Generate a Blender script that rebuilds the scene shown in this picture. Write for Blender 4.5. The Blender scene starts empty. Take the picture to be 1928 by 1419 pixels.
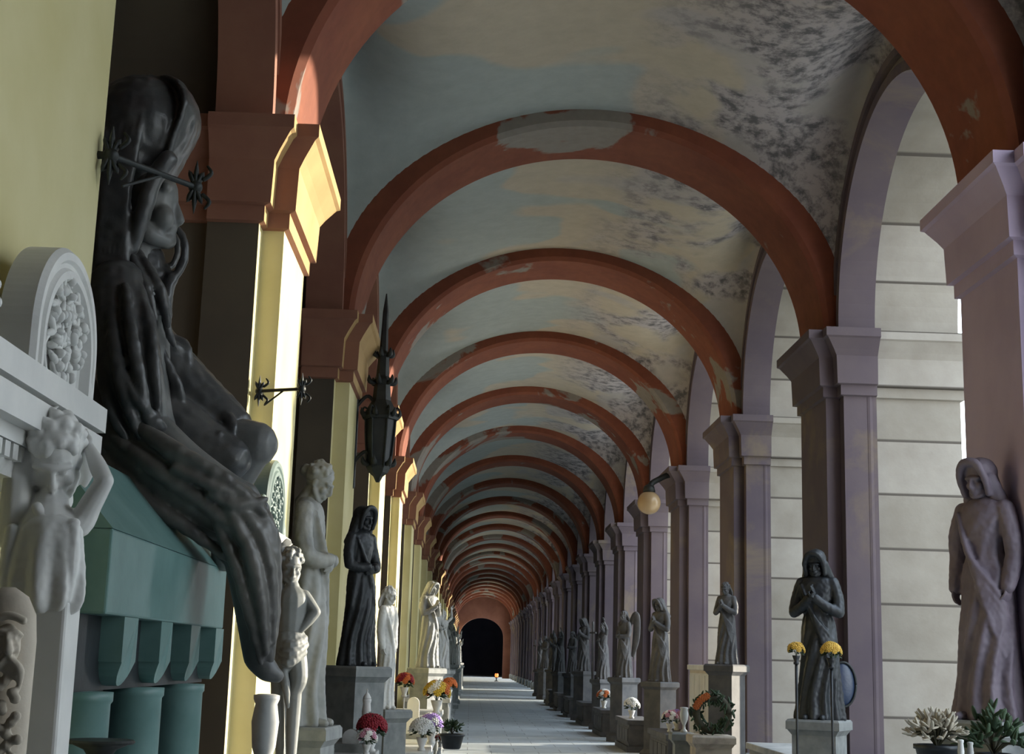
import bpy, bmesh, math, random
from mathutils import Vector, Matrix, Euler, noise as mnoise
random.seed(7)
SC = bpy.context.scene
COL = SC.collection
PI = math.pi

# ------------------------------------------------------------------ camera model (used for the camera and to measure places)
IMG_W, IMG_H = 1928, 1419
F_PX, PITCH, YAW, ROLL = 2659.0, 0.1985, 0.0232, 0.0290
CAM_Z = 1.5
CX = 1.10                      # corridor axis, to the right of the camera
ZS = CAM_Z + 3.351             # springing height
RISE, HW = 2.171, 2.4
Y_B, BAY, RIB_W = 13.935, 5.093, 1.09

def at(px, py, Y):
    """world point seen at pixel px,py at distance Y along the corridor"""
    x, y = px - IMG_W/2, IMG_H/2 - py
    u = x*math.cos(ROLL) - y*math.sin(ROLL)
    v = y*math.cos(ROLL) + x*math.sin(ROLL)
    d = Vector((u/F_PX, math.cos(PITCH) - v/F_PX*math.sin(PITCH), math.sin(PITCH) + v/F_PX*math.cos(PITCH)))
    d = Vector((d.x*math.cos(YAW) + d.y*math.sin(YAW), -d.x*math.sin(YAW) + d.y*math.cos(YAW), d.z))
    return Vector((0, 0, CAM_Z)) + d*(Y/d.y)

cam = bpy.data.cameras.new('camera'); camo = bpy.data.objects.new('camera', cam); COL.objects.link(camo)
cam.sensor_width = 36; cam.lens = F_PX/IMG_W*36; cam.clip_start = 0.05; cam.clip_end = 500
camo.location = (0, 0, CAM_Z)
camo.rotation_euler = (Matrix.Rotation(-YAW, 4, 'Z') @ Matrix.Rotation(PI/2 + PITCH, 4, 'X') @ Matrix.Rotation(ROLL, 4, 'Z')).to_euler()
SC.camera = camo
SC.view_settings.view_transform = 'Standard'; SC.view_settings.look = 'None'; SC.view_settings.gamma = 1
SC.view_settings.use_curve_mapping = False
SC.view_settings.exposure = 0.25
try:
    SC.cycles.max_bounces = 10; SC.cycles.diffuse_bounces = 7; SC.cycles.glossy_bounces = 3
    SC.cycles.sample_clamp_indirect = 6.0
except Exception: pass

# ------------------------------------------------------------------ materials
def nodes_of(name):
    m = bpy.data.materials.new(name); m.use_nodes = True
    nt = m.node_tree
    return m, nt, nt.nodes['Principled BSDF']
def N(nt, kind, **kw):
    n = nt.nodes.new(kind)
    for k, v in kw.items():
        if k in n.inputs: n.inputs[k].default_value = v
        else: setattr(n, k, v)
    return n
def ramp(nt, fac, stops, interp='LINEAR'):
    r = nt.nodes.new('ShaderNodeValToRGB'); r.color_ramp.interpolation = interp
    el = r.color_ramp.elements
    while len(el) < len(stops): el.new(0.5)
    for e, (p, c) in zip(el, stops):
        e.position = p; e.color = (*c, 1) if len(c) == 3 else c
    nt.links.new(fac, r.inputs['Fac']); return r.outputs['Color']
def mixc(nt, fac, a, b, mode='MIX'):
    n = nt.nodes.new('ShaderNodeMix'); n.data_type = 'RGBA'; n.blend_type = mode
    for sock, v in ((n.inputs[0], fac), (n.inputs[6], a), (n.inputs[7], b)):
        if hasattr(v, 'links') or hasattr(v, 'is_output'): nt.links.new(v, sock)
        elif isinstance(v, (int, float)): sock.default_value = v
        else: sock.default_value = (*v, 1)
    return n.outputs[2]
def noise(nt, vec, scale, detail=5, rough=.55, dist=0):
    n = N(nt, 'ShaderNodeTexNoise', Scale=scale, Detail=detail, Roughness=rough, Distortion=dist)
    nt.links.new(vec, n.inputs['Vector']); return n.outputs['Fac']
def pos(nt):
    return nt.nodes.new('ShaderNodeNewGeometry').outputs['Position']
def bump(nt, b, h, strength=.3, dist=.01):
    n = N(nt, 'ShaderNodeBump', Strength=strength, Distance=dist)
    nt.links.new(h, n.inputs['Height']); nt.links.new(n.outputs['Normal'], b.inputs['Normal'])

def stone(name, c1, c2, scale=3, rough=.6, bstr=.25, bdist=.006, stain=None, metal=0.0, stain_at=.55):
    m, nt, b = nodes_of(name); p = pos(nt)
    f = noise(nt, p, scale)
    c = ramp(nt, f, [(.32, c1), (.68, c2)])
    if stain:
        s = ramp(nt, noise(nt, p, scale*.45, 8, .65, .6), [(stain_at, (0, 0, 0)), (stain_at+.14, (1, 1, 1))])
        c = mixc(nt, s, c, stain)
    nt.links.new(c, b.inputs['Base Color'])
    b.inputs['Roughness'].default_value = rough; b.inputs['Metallic'].default_value = metal
    bump(nt, b, noise(nt, p, scale*9, 6), bstr, bdist)
    return m

M = {}
M['cream'] = stone('cream_plaster', (.60, .53, .26), (.70, .63, .36), 1.6, .85, .2, .004)
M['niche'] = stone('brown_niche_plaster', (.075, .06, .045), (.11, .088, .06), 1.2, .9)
M['impost_red'] = stone('dull_red_paint', (.24, .10, .07), (.30, .14, .09), 2.0, .85)
M['ochre'] = stone('ochre_plaster', (.40, .25, .10), (.50, .33, .14), 1.6, .85, .2, .004)
M['mauve'] = stone('mauve_grey_plaster', (.105, .08, .10), (.14, .108, .118), 1.5, .85, .25, .005, (.19, .145, .11))
M['white'] = stone('white_marble', (.62, .62, .60), (.76, .75, .72), 4, .45, .15, .003, (.50, .49, .45), 0, .60)
M['grey'] = stone('grey_marble', (.36, .36, .35), (.50, .50, .48), 4, .55, .2, .004, (.22, .22, .21))
M['mourner'] = stone('weathered_dark_marble', (.05, .052, .056), (.10, .097, .094), 6, .33, .25, .004, (.03, .03, .033))
M['warm'] = stone('warm_limestone', (.50, .43, .34), (.62, .55, .45), 5, .7, .3, .005, (.36, .30, .25))
M['lilac'] = stone('lilac_grey_plaster', (.40, .32, .44), (.48, .39, .51), 1.5, .85, .25, .005)  # violet of the lens flare put into the plaster colour
M['lilac_stone'] = stone('mauve_grey_stone', (.15, .12, .155), (.22, .18, .22), 5, .6, .2, .004)  # same flare tint in the stone of the right edge statue
M['greenish'] = stone('greenish_marble', (.10, .145, .135), (.16, .21, .195), 5, .5, .2, .003)  # dark green tone stands in for shade on the youth's tablet
M['dim'] = stone('sooty_stone', (.055, .055, .06), (.11, .105, .105), 5, .65, .2, .004)  # stone darkened to carry the shade along the right side
M['midgrey'] = stone('weathered_grey_marble', (.20, .21, .20), (.30, .30, .285), 4, .55, .2, .004, (.13, .13, .13))
M['mourner_skin'] = stone('grey_veined_marble', (.11, .115, .115), (.19, .185, .175), 6, .4, .2, .003, (.10, .10, .10))  # lighter tone paints in the light on the mourner's face and limbs
M['mourner_robe'] = stone('brown_grey_marble', (.10, .095, .088), (.175, .165, .15), 6, .38, .25, .004, (.07, .065, .065))  # lighter tone paints in the stronger light on the lower robe
M['bronze'] = stone('dark_bronze', (.022, .025, .030), (.045, .05, .055), 6, .45, .2, .003, None, .3)
M['iron'] = stone('wrought_iron', (.018, .02, .02), (.035, .04, .04), 8, .5, .2, .003, None, .3)
M['teal'] = stone('green_marble', (.11, .215, .20), (.165, .285, .27), 5, .38, .12, .003)
M['teal_dark'] = stone('dark_green_marble', (.05, .11, .11), (.085, .155, .15), 5, .4, .12, .003)
M['granite'] = stone('grey_granite', (.17, .18, .18), (.27, .28, .27), 9, .6, .2, .003)
M['leaf'] = stone('dark_leaves', (.02, .045, .02), (.05, .09, .04), 9, .7)
M['leaf_pale'] = stone('pale_leaves', (.42, .38, .30), (.58, .52, .42), 9, .7)
M['stem'] = stone('plant_stems', (.05, .05, .03), (.09, .08, .05), 9, .8)
for nm, c in dict(red=(.30, .015, .03), white=(.85, .85, .82), orange=(.62, .17, .04), yellow=(.72, .50, .06), purple=(.42, .28, .68), pink=(.62, .30, .40)).items():
    M['fl_'+nm] = stone(nm+'_petals', tuple(v*.85 for v in c), c, 20, .7)
M['gold'] = stone('yellow_flowers', (.62, .38, .05), (.78, .52, .10), 12, .6)
M['globe'] = stone('cream_glass', (.42, .29, .16), (.52, .37, .21), 2, .25, .02, .001)
M['enamel'] = stone('dark_blue_enamel', (.015, .03, .07), (.03, .05, .10), 4, .3)
M['ground'] = stone('courtyard_gravel', (.46, .44, .40), (.56, .54, .48), 3, .95)
M['roof'] = stone('grey_roof', (.2, .2, .2), (.25, .25, .25), 3, .9)
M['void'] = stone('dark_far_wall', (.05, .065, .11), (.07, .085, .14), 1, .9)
M['endred'] = stone('red_end_plaster', (.17, .07, .05), (.23, .105, .075), 1.2, .9)

def mat_rust():
    m, nt, b = nodes_of('coursed_stone'); p = pos(nt)
    sep = nt.nodes.new('ShaderNodeSeparateXYZ'); nt.links.new(p, sep.inputs[0])
    a = N(nt, 'ShaderNodeMath', operation='ADD'); nt.links.new(sep.outputs['Z'], a.inputs[0]); a.inputs[1].default_value = .02
    d = N(nt, 'ShaderNodeMath', operation='DIVIDE'); nt.links.new(a.outputs[0], d.inputs[0]); d.inputs[1].default_value = .54
    fr = N(nt, 'ShaderNodeMath', operation='FRACT'); nt.links.new(d.outputs[0], fr.inputs[0])
    fl = N(nt, 'ShaderNodeMath', operation='FLOOR'); nt.links.new(d.outputs[0], fl.inputs[0])
    joint = ramp(nt, fr.outputs[0], [(0, (1, 1, 1)), (.035, (1, 1, 1)), (.06, (0, 0, 0)), (1, (0, 0, 0))])
    cv = nt.nodes.new('ShaderNodeCombineXYZ'); nt.links.new(fl.outputs[0], cv.inputs[2])
    sy = N(nt, 'ShaderNodeMath', operation='DIVIDE'); nt.links.new(sep.outputs['Y'], sy.inputs[0]); sy.inputs[1].default_value = 5.0
    rf = N(nt, 'ShaderNodeMath', operation='FLOOR'); nt.links.new(sy.outputs[0], rf.inputs[0]); nt.links.new(rf.outputs[0], cv.inputs[1])
    wn = nt.nodes.new('ShaderNodeTexWhiteNoise'); nt.links.new(cv.outputs[0], wn.inputs['Vector'])
    base = ramp(nt, wn.outputs['Value'], [(0, (.31, .28, .235)), (.5, (.37, .335, .285)), (1, (.42, .385, .34))])
    nz = ramp(nt, noise(nt, p, 2.6, 7), [(.3, (.78, .76, .74)), (.7, (1, 1, 1))])
    c = mixc(nt, 1.0, base, nz, 'MULTIPLY')
    c = mixc(nt, joint, c, (.10, .085, .07))
    nt.links.new(c, b.inputs['Base Color']); b.inputs['Roughness'].default_value = .85
    bump(nt, b, noise(nt, p, 22, 6), .3, .006)
    return m
M['rust'] = mat_rust()

def mat_vault():
    m, nt, b = nodes_of('old_vault_plaster'); p = pos(nt)
    sep = nt.nodes.new('ShaderNodeSeparateXYZ'); nt.links.new(p, sep.inputs[0])
    f = noise(nt, p, .55, 2, .4, .3)
    # plaster repairs: grey green fields and warm beige fields with firm edges
    xs = N(nt, 'ShaderNodeMath', operation='MULTIPLY_ADD'); nt.links.new(sep.outputs['X'], xs.inputs[0]); xs.inputs[1].default_value = .10; xs.inputs[2].default_value = -.09
    sm = N(nt, 'ShaderNodeMath', operation='ADD'); nt.links.new(f, sm.inputs[0]); nt.links.new(xs.outputs[0], sm.inputs[1])
    field = ramp(nt, sm.outputs[0], [(.47, (.40, .44, .42)), (.50, (.52, .46, .36)), (.66, (.52, .46, .36)), (.70, (.46, .43, .40))])
    mott = ramp(nt, noise(nt, p, 5, 8, .6), [(.3, (.86, .86, .86)), (.7, (1, 1, 1))])
    c = mixc(nt, 1.0, field, mott, 'MULTIPLY')
    # spalled plaster on the courtyard haunch
    hx = ramp(nt, sep.outputs['X'], [(0, (0, 0, 0)), (1, (1, 1, 1))])
    mr = N(nt, 'ShaderNodeMapRange'); nt.links.new(sep.outputs['X'], mr.inputs['Value'])
    mr.inputs['From Min'].default_value = 1.3; mr.inputs['From Max'].default_value = 2.3
    g = noise(nt, p, .75, 3, .5, .4)
    gm = ramp(nt, g, [(.44, (0, 0, 0)), (.52, (1, 1, 1))])
    mk = N(nt, 'ShaderNodeMath', operation='MULTIPLY'); nt.links.new(mr.outputs[0], mk.inputs[0]); nt.links.new(gm, mk.inputs[1])
    sp = ramp(nt, noise(nt, p, 6, 8, .7, .1), [(.40, (1, 1, 1)), (.56, (0, 0, 0))])
    mk2 = N(nt, 'ShaderNodeMath', operation='MULTIPLY'); nt.links.new(mk.outputs[0], mk2.inputs[0]); nt.links.new(sp, mk2.inputs[1])
    c = mixc(nt, mk.outputs[0], c, (.44, .40, .40))
    c = mixc(nt, mk2.outputs[0], c, (.13, .125, .13))
    nt.links.new(c, b.inputs['Base Color']); b.inputs['Roughness'].default_value = .95
    bump(nt, b, noise(nt, p, 14, 6), .25, .008)
    return m
M['vault'] = mat_vault()

def mat_rib():
    m, nt, b = nodes_of('flaking_red_paint'); p = pos(nt)
    red = ramp(nt, noise(nt, p, 1.7, 4), [(.3, (.20, .056, .031)), (.7, (.26, .082, .041))])
    fl = ramp(nt, noise(nt, p, .62, 6, .55, .5), [(.575, (0, 0, 0)), (.595, (1, 1, 1))])
    c = mixc(nt, fl, red, (.27, .24, .21))
    mott = ramp(nt, noise(nt, p, 9, 6), [(.3, (.85, .85, .85)), (.7, (1, 1, 1))])
    c = mixc(nt, 1.0, c, mott, 'MULTIPLY')
    nt.links.new(c, b.inputs['Base Color']); b.inputs['Roughness'].default_value = .9
    bump(nt, b, noise(nt, p, 16, 5), .2, .005)
    return m
M['rib'] = mat_rib()

def mat_floor():
    m, nt, b = nodes_of('grey_floor_slabs'); p = pos(nt)
    br = N(nt, 'ShaderNodeTexBrick', Scale=1.0)
    br.inputs['Brick Width'].default_value = .8; br.inputs['Row Height'].default_value = .8; br.inputs['Mortar Size'].default_value = .006
    br.inputs['Color1'].default_value = (.44, .48, .50, 1); br.inputs['Color2'].default_value = (.52, .56, .58, 1); br.inputs['Mortar'].default_value = (.15, .15, .15, 1)
    nt.links.new(p, br.inputs['Vector'])
    mott = ramp(nt, noise(nt, p, 3, 6), [(.3, (.8, .8, .8)), (.7, (1, 1, 1))])
    c = mixc(nt, 1.0, br.outputs['Color'], mott, 'MULTIPLY')
    nt.links.new(c, b.inputs['Base Color']); b.inputs['Roughness'].default_value = .6
    return m
M['floor'] = mat_floor()

def mat_flame():
    m, nt, b = nodes_of('votive_glass')
    f = noise(nt, pos(nt), 30, 2)
    c = ramp(nt, f, [(.3, (1, .16, .03)), (.7, (1, .35, .08))])
    nt.links.new(c, b.inputs['Base Color']); nt.links.new(c, b.inputs['Emission Color']); b.inputs['Emission Strength'].default_value = 1.3
    return m
M['flame'] = mat_flame()

# ------------------------------------------------------------------ object helpers
def link(name, me, mats, parent=None, loc=None):
    o = bpy.data.objects.new(name, me); COL.objects.link(o)
    if mats is not None:
        for m in (mats if isinstance(mats, (list, tuple)) else [mats]): me.materials.append(M[m])
    if parent: o.parent = parent
    if loc: o.location = loc
    return o
def obj(name, bm, mats, parent=None, loc=None, smooth=False, recalc=True):
    if recalc: bmesh.ops.recalc_face_normals(bm, faces=bm.faces[:])
    me = bpy.data.meshes.new(name); bm.to_mesh(me); bm.free()
    if smooth: me.polygons.foreach_set('use_smooth', [True]*len(me.polygons))
    return link(name, me, mats, parent, loc)
def thing(name, label, cat, loc=(0, 0, 0), rz=0, group=None):
    o = bpy.data.objects.new(name, None); COL.objects.link(o)
    o.location = loc; o.rotation_euler = (0, 0, rz); o.empty_display_size = .1
    return tag(o, label, cat, group)
def tag(o, label, cat, group=None, kind=None):
    o['label'] = label; o['category'] = cat
    if group: o['group'] = group
    if kind: o['kind'] = kind
    return o
def struct(o, label=None, cat=None):
    o['kind'] = 'structure'
    if label: o['label'] = label
    if cat: o['category'] = cat
    return o
def dup(root, loc=None, rz=None, label=None, group=None, scale=None):
    r = root.copy(); COL.objects.link(r)
    if loc is not None: r.location = loc
    if rz is not None: r.rotation_euler = (0, 0, rz)
    if scale is not None: r.scale = (scale,)*3
    if label: r['label'] = label
    if group: r['group'] = group
    for ch in list(root.children):
        c = ch.copy(); COL.objects.link(c); c.parent = r
        for g in ch.children:
            d = g.copy(); COL.objects.link(d); d.parent = c
    return r

def box(bm, lo, hi, mi=0, grow=0.0):
    """box from lo to hi; its top is wider by grow on every side"""
    (x0, y0, z0), (x1, y1, z1) = lo, hi; g = grow
    v = [bm.verts.new(p) for p in ((x0, y0, z0), (x1, y0, z0), (x1, y1, z0), (x0, y1, z0),
                                   (x0-g, y0-g, z1), (x1+g, y0-g, z1), (x1+g, y1+g, z1), (x0-g, y1+g, z1))]
    for f in ((3, 2, 1, 0), (4, 5, 6, 7), (0, 1, 5, 4), (1, 2, 6, 5), (2, 3, 7, 6), (3, 0, 4, 7)):
        fa = bm.faces.new([v[i] for i in f]); fa.material_index = mi
def bevel(bm, w=.01, seg=2):
    bmesh.ops.bevel(bm, geom=[e for e in bm.edges], offset=w, segments=seg, affect='EDGES', profile=.5)
def lathe(bm, prof, c=(0, 0, 0), n=24, sx=1, sy=1, flute=0, nf=0):
    rings = []
    for r, z in prof:
        rings.append([bm.verts.new((c[0]+sx*r*(1+flute*math.cos(nf*t))*math.cos(t), c[1]+sy*r*(1+flute*math.cos(nf*t))*math.sin(t), c[2]+z))
                      for t in [2*PI*i/n for i in range(n)]])
    for a, b in zip(rings, rings[1:]):
        for i in range(n): bm.faces.new((a[i], a[(i+1) % n], b[(i+1) % n], b[i]))
    bm.faces.new(rings[0][::-1]); bm.faces.new(rings[-1])
def ell(bm, c, r, rot=(0, 0, 0), seg=16):
    if isinstance(r, (int, float)): r = (r, r, r)
    m = Matrix.Translation(c) @ Euler(rot).to_matrix().to_4x4() @ Matrix.Diagonal((*r, 1))
    bmesh.ops.create_uvsphere(bm, u_segments=seg, v_segments=max(8, seg*2//3), radius=1, matrix=m)
def crom(P, n):
    out = []
    for i in range(len(P)-1):
        p0 = P[max(i-1, 0)]; p1 = P[i]; p2 = P[i+1]; p3 = P[min(i+2, len(P)-1)]
        for k in range(n):
            t = k/n
            out.append(tuple(.5*((2*b) + (c-a)*t + (2*a-5*b+4*c-d)*t*t + (3*b-a-3*c+d)*t**3) for a, b, c, d in zip(p0, p1, p2, p3)))
    out.append(tuple(P[-1])); return out
def limb(bm, pts, rad, n=10, sub=4, flat=1.0, caps=True):
    """tapered rounded tube through pts; flat squeezes it across its second axis"""
    if isinstance(rad, (int, float)): rad = [rad]*len(pts)
    P = crom([(*p, r) for p, r in zip(pts, rad)], sub)
    C = [Vector(p[:3]) for p in P]; R = [max(p[3], 1e-4) for p in P]
    T = [(C[min(i+1, len(C)-1)] - C[max(i-1, 0)]).normalized() for i in range(len(C))]
    u = T[0].orthogonal().normalized()
    if abs(T[0].y) < .9: u = (Vector((0, 1, 0)) - T[0]*T[0].y).normalized()
    rows = []
    seq = list(range(len(C)))
    fr = []
    for i in seq:
        u = (u - T[i]*u.dot(T[i])).normalized(); fr.append(u.copy())
    if caps:
        for a in (75, 45, 20):
            a = math.radians(a); rows.append((C[0]-T[0]*R[0]*math.sin(a), T[0], fr[0], R[0]*math.cos(a)))
    for i in seq: rows.append((C[i], T[i], fr[i], R[i]))
    if caps:
        for a in (20, 45, 75):
            a = math.radians(a); rows.append((C[-1]+T[-1]*R[-1]*math.sin(a), T[-1], fr[-1], R[-1]*math.cos(a)))
    rings = []
    for c, t, uu, r in rows:
        w = t.cross(uu)
        rings.append([bm.verts.new(c + uu*r*math.cos(2*PI*k/n) + w*r*flat*math.sin(2*PI*k/n)) for k in range(n)])
    for a, b in zip(rings, rings[1:]):
        for i in range(n): bm.faces.new((a[i], a[(i+1) % n], b[(i+1) % n], b[i]))
    bm.faces.new(rings[0][::-1]); bm.faces.new(rings[-1])
def loft(bm, secs, n=72):
    """draped cloth: sections (cx, cy, z, rx, ry, fold depth, folds, twist)"""
    S = crom(secs, 5); rings = []
    for cx, cy, z, rx, ry, a, nf, tw in S:
        ring = []
        for k in range(n):
            t = 2*PI*k/n
            f = 1 + a*(math.sin(nf*t+tw) * .6 + .4*math.sin(nf*.5*t*2+1.3*tw+2*math.sin(t)) + .35*math.sin(3*t+tw*.7))
            ring.append(bm.verts.new((cx+rx*f*math.cos(t), cy+ry*f*math.sin(t), z)))
        rings.append(ring)
    for a, b in zip(rings, rings[1:]):
        for i in range(n): bm.faces.new((a[i], a[(i+1) % n], b[(i+1) % n], b[i]))
    bm.faces.new(rings[0][::-1]); bm.faces.new(rings[-1])
def sculpt(name, bm, mats, parent=None, voxel=.01, smooth=4, rough=0.0, rsize=.05, loc=None):
    """fuse overlapping forms into one carved surface"""
    me = bpy.data.meshes.new(name+'_raw'); bm.to_mesh(me); bm.free()
    t = bpy.data.objects.new('raw', me); COL.objects.link(t)
    r = t.modifiers.new('r', 'REMESH'); r.mode = 'VOXEL'; r.voxel_size = voxel
    if smooth:
        s = t.modifiers.new('s', 'SMOOTH'); s.factor = .5; s.iterations = smooth
    dg = bpy.context.evaluated_depsgraph_get()
    out = bpy.data.meshes.new_from_object(t.evaluated_get(dg))
    bpy.data.objects.remove(t); bpy.data.meshes.remove(me)
    if rough:
        n = len(out.vertices); co = [0.0]*(3*n); no = [0.0]*(3*n)
        out.vertices.foreach_get('co', co); out.vertices.foreach_get('normal', no)
        for i in range(0, 3*n, 3):
            k = rough*mnoise.noise((co[i]/rsize, co[i+1]/rsize, co[i+2]/rsize))
            co[i] += no[i]*k; co[i+1] += no[i+1]*k; co[i+2] += no[i+2]*k
        out.vertices.foreach_set('co', co); out.update()
    out.name = name
    out.polygons.foreach_set('use_smooth', [True]*len(out.polygons))
    out.materials.clear()
    return link(name, out, mats, parent, loc)

# ------------------------------------------------------------------ THE SETTING
Y0, Y1 = -5.0, 152.0
bm = bmesh.new(); box(bm, (CX-3.9, Y0, -.3), (CX+3.9, Y1, 0))
struct(obj('floor', bm, 'floor'), 'grey stone slab floor of the arcade with bands of sunlight', 'floor')
bm = bmesh.new(); box(bm, (CX+3.95, -60, -.5), (CX+120, 260, -.05))
struct(obj('ground', bm, 'ground'), 'pale gravel courtyard beyond the right hand openings', 'ground')
bm = bmesh.new(); box(bm, (CX-4.5, Y0, 7.75), (CX+4.1, Y1, 8.0))
struct(obj('roof', bm, 'roof'), 'roof slab above the vaults', 'roof')
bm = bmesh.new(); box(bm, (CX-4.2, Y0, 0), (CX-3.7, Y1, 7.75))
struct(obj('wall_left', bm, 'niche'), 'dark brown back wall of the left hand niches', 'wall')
bm = bmesh.new(); box(bm, (CX-4.2, Y0-.4, 0), (CX+3.95, Y0, 7.75))  # unseen end wall added to darken faces turned to the viewer
struct(obj('wall_back', bm, 'niche'), 'wall closing the arcade behind the viewer', 'wall')

# ribs (transverse arches)
def ell_arc(a, b, n=48): return [(-a*math.cos(PI*i/n), b*math.sin(PI*i/n)) for i in range(n+1)]
def make_rib():
    bm = bmesh.new(); n = 64; h = RIB_W/2
    prof = [(0, -h+.05), (.0, h-.05), (.05, h), (.33, h), (.33, -h), (.05, -h)]   # (out from soffit, y)
    rows = []
    for e, y in prof:
        rows.append([bm.verts.new((x, y, ZS+z)) for x, z in ell_arc(HW+e, RISE+e, n)])
    for a, b in zip(rows, rows[1:]+rows[:1]):
        for i in range(n): bm.faces.new((a[i], a[i+1], b[i+1], b[i]))
    for i in (0, n): bm.faces.new([r[i] for r in rows])
    bmesh.ops.recalc_face_normals(bm, faces=bm.faces[:])
    me = bpy.data.meshes.new('transverse_arch'); bm.to_mesh(me); bm.free()
    for p in me.polygons: p.use_smooth = False
    me.materials.append(M['rib']); return me
rib_me = make_rib()
# vault web of one bay: springs from the ribs, lifts to the side arches
VA, VB, VO = 2.62, (BAY-RIB_W)/2+.03, .17
R_IN = BAY/2-.70; R_OUT = R_IN+.26
def make_vault():
    bm = bmesh.new(); nx, ny = 64, 36; rows = []
    for j in range(ny+1):
        y = -VB + 2*VB*j/ny; row = []
        for i in range(nx+1):
            x = -VA*math.cos(PI*i/nx)
            zt = (RISE+VO)*math.sqrt(max(0, 1-(x/VA)**2))
            zl = (R_OUT+.02)*math.sqrt(max(0, 1-(y/VB)**2))
            row.append(bm.verts.new((x, y, ZS+zt+zl*abs(x/VA)**4.5)))
        rows.append(row)
    for a, b in zip(rows, rows[1:]):
        for i in range(nx): bm.faces.new((a[i+1], a[i], b[i], b[i+1]))
    me = bpy.data.meshes.new('ceiling'); bm.to_mesh(me); bm.free()
    me.polygons.foreach_set('use_smooth', [True]*len(me.polygons)); me.materials.append(M['vault']); return me
vault_me = make_vault()
# side arch walls above the springing (one bay), sgn=+1 courtyard side, -1 niche side
def arch_strip(bm, x0, x1, r, yh, ztop, mi=0, n=40, ring=None):
    pts = [(-r*math.cos(PI*i/n), r*math.sin(PI*i/n)) for i in range(n+1)]
    if ring: outer = [(-(r+ring)*math.cos(PI*i/n), (r+ring)*math.sin(PI*i/n)) for i in range(n+1)]
    else:
        outer = []
        for y, z in pts: outer.append((y*yh/r if abs(y) > r*.999 else y, ztop))
        pts = [(-yh, 0)] + pts + [(yh, 0)]; outer = [(-yh, ztop)] + [(y, ztop) for y, z in pts[1:-1]] + [(yh, ztop)]
    vs = [[bm.verts.new((x, y, ZS+z)) for y, z in L] for x in (x0, x1) for L in (pts, outer)]
    a0, b0, a1, b1 = vs
    def q(*v):
        try: bm.faces.new(v).material_index = mi
        except ValueError: pass
    for i in range(len(pts)-1):
        q(a0[i], a0[i+1], b0[i+1], b0[i]); q(a1[i+1], a1[i], b1[i], b1[i+1])
        q(a0[i+1], a0[i], a1[i], a1[i+1]); q(b0[i], b0[i+1], b1[i+1], b1[i])
    q(a0[0], b0[0], b1[0], a1[0]); q(a0[-1], a1[-1], b1[-1], b0[-1])
def make_side(sgn):
    bm = bmesh.new(); X = lambda v: sgn*v
    arch_strip(bm, X(2.85), X(3.75 if sgn > 0 else 3.72), BAY/2-.60, BAY/2+.0, 2.95, 1 if sgn > 0 else 2)
    arch_strip(bm, X(2.66), X(2.86), R_IN+.04, BAY/2, 2.95, 0)
    arch_strip(bm, X(2.50), X(2.87), R_IN, 0, 0, 0, ring=.10)
    arch_strip(bm, X(2.56), X(2.80), R_IN+.10, 0, 0, 3, ring=.10)
    arch_strip(bm, X(2.50), X(2.80), R_IN+.20, 0, 0, 0, ring=.08)
    bmesh.ops.recalc_face_normals(bm, faces=bm.faces[:])
    me = bpy.data.meshes.new('side_arch'); bm.to_mesh(me); bm.free()
    for k in ('mauve' if sgn > 0 else 'impost_red', 'rust', 'niche', 'rib'): me.materials.append(M[k])
    return me
side_me = {1: make_side(1), -1: make_side(-1)}
# piers
def plan(sgn, e=0.0):
    far = 3.75 if sgn > 0 else 3.70
    r = [(2.40, 2.64, .545), (2.54, 2.87, .70), (2.85, far, .60 if sgn > 0 else .66)]
    return [(a-e, b+(e if i == 2 and sgn > 0 else 0), h+e) for i, (a, b, h) in enumerate(r)]
def pier_bm(sgn, z0, z1, e0, e1, bm, mis=(0, 0, 1)):
    for (a, b, h), (a2, b2, h2), mi in zip(plan(sgn, e0), plan(sgn, e1), mis):
        lo = [(sgn*a, -h, z0), (sgn*b, -h, z0), (sgn*b, h, z0), (sgn*a, h, z0)]
        hi = [(sgn*a2, -h2, z1), (sgn*b2, -h2, z1), (sgn*b2, h2, z1), (sgn*a2, h2, z1)]
        v = [bm.verts.new(p) for p in lo+hi]
        for f in ((3, 2, 1, 0), (4, 5, 6, 7), (0, 1, 5, 4), (1, 2, 6, 5), (2, 3, 7, 6), (3, 0, 4, 7)):
            bm.faces.new([v[i] for i in f]).material_index = mi
def mesh_of(name, bm, mats):
    bmesh.ops.recalc_face_normals(bm, faces=bm.faces[:])
    me = bpy.data.meshes.new(name); bm.to_mesh(me); bm.free()
    for k in mats: me.materials.append(M[k])
    return me
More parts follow.
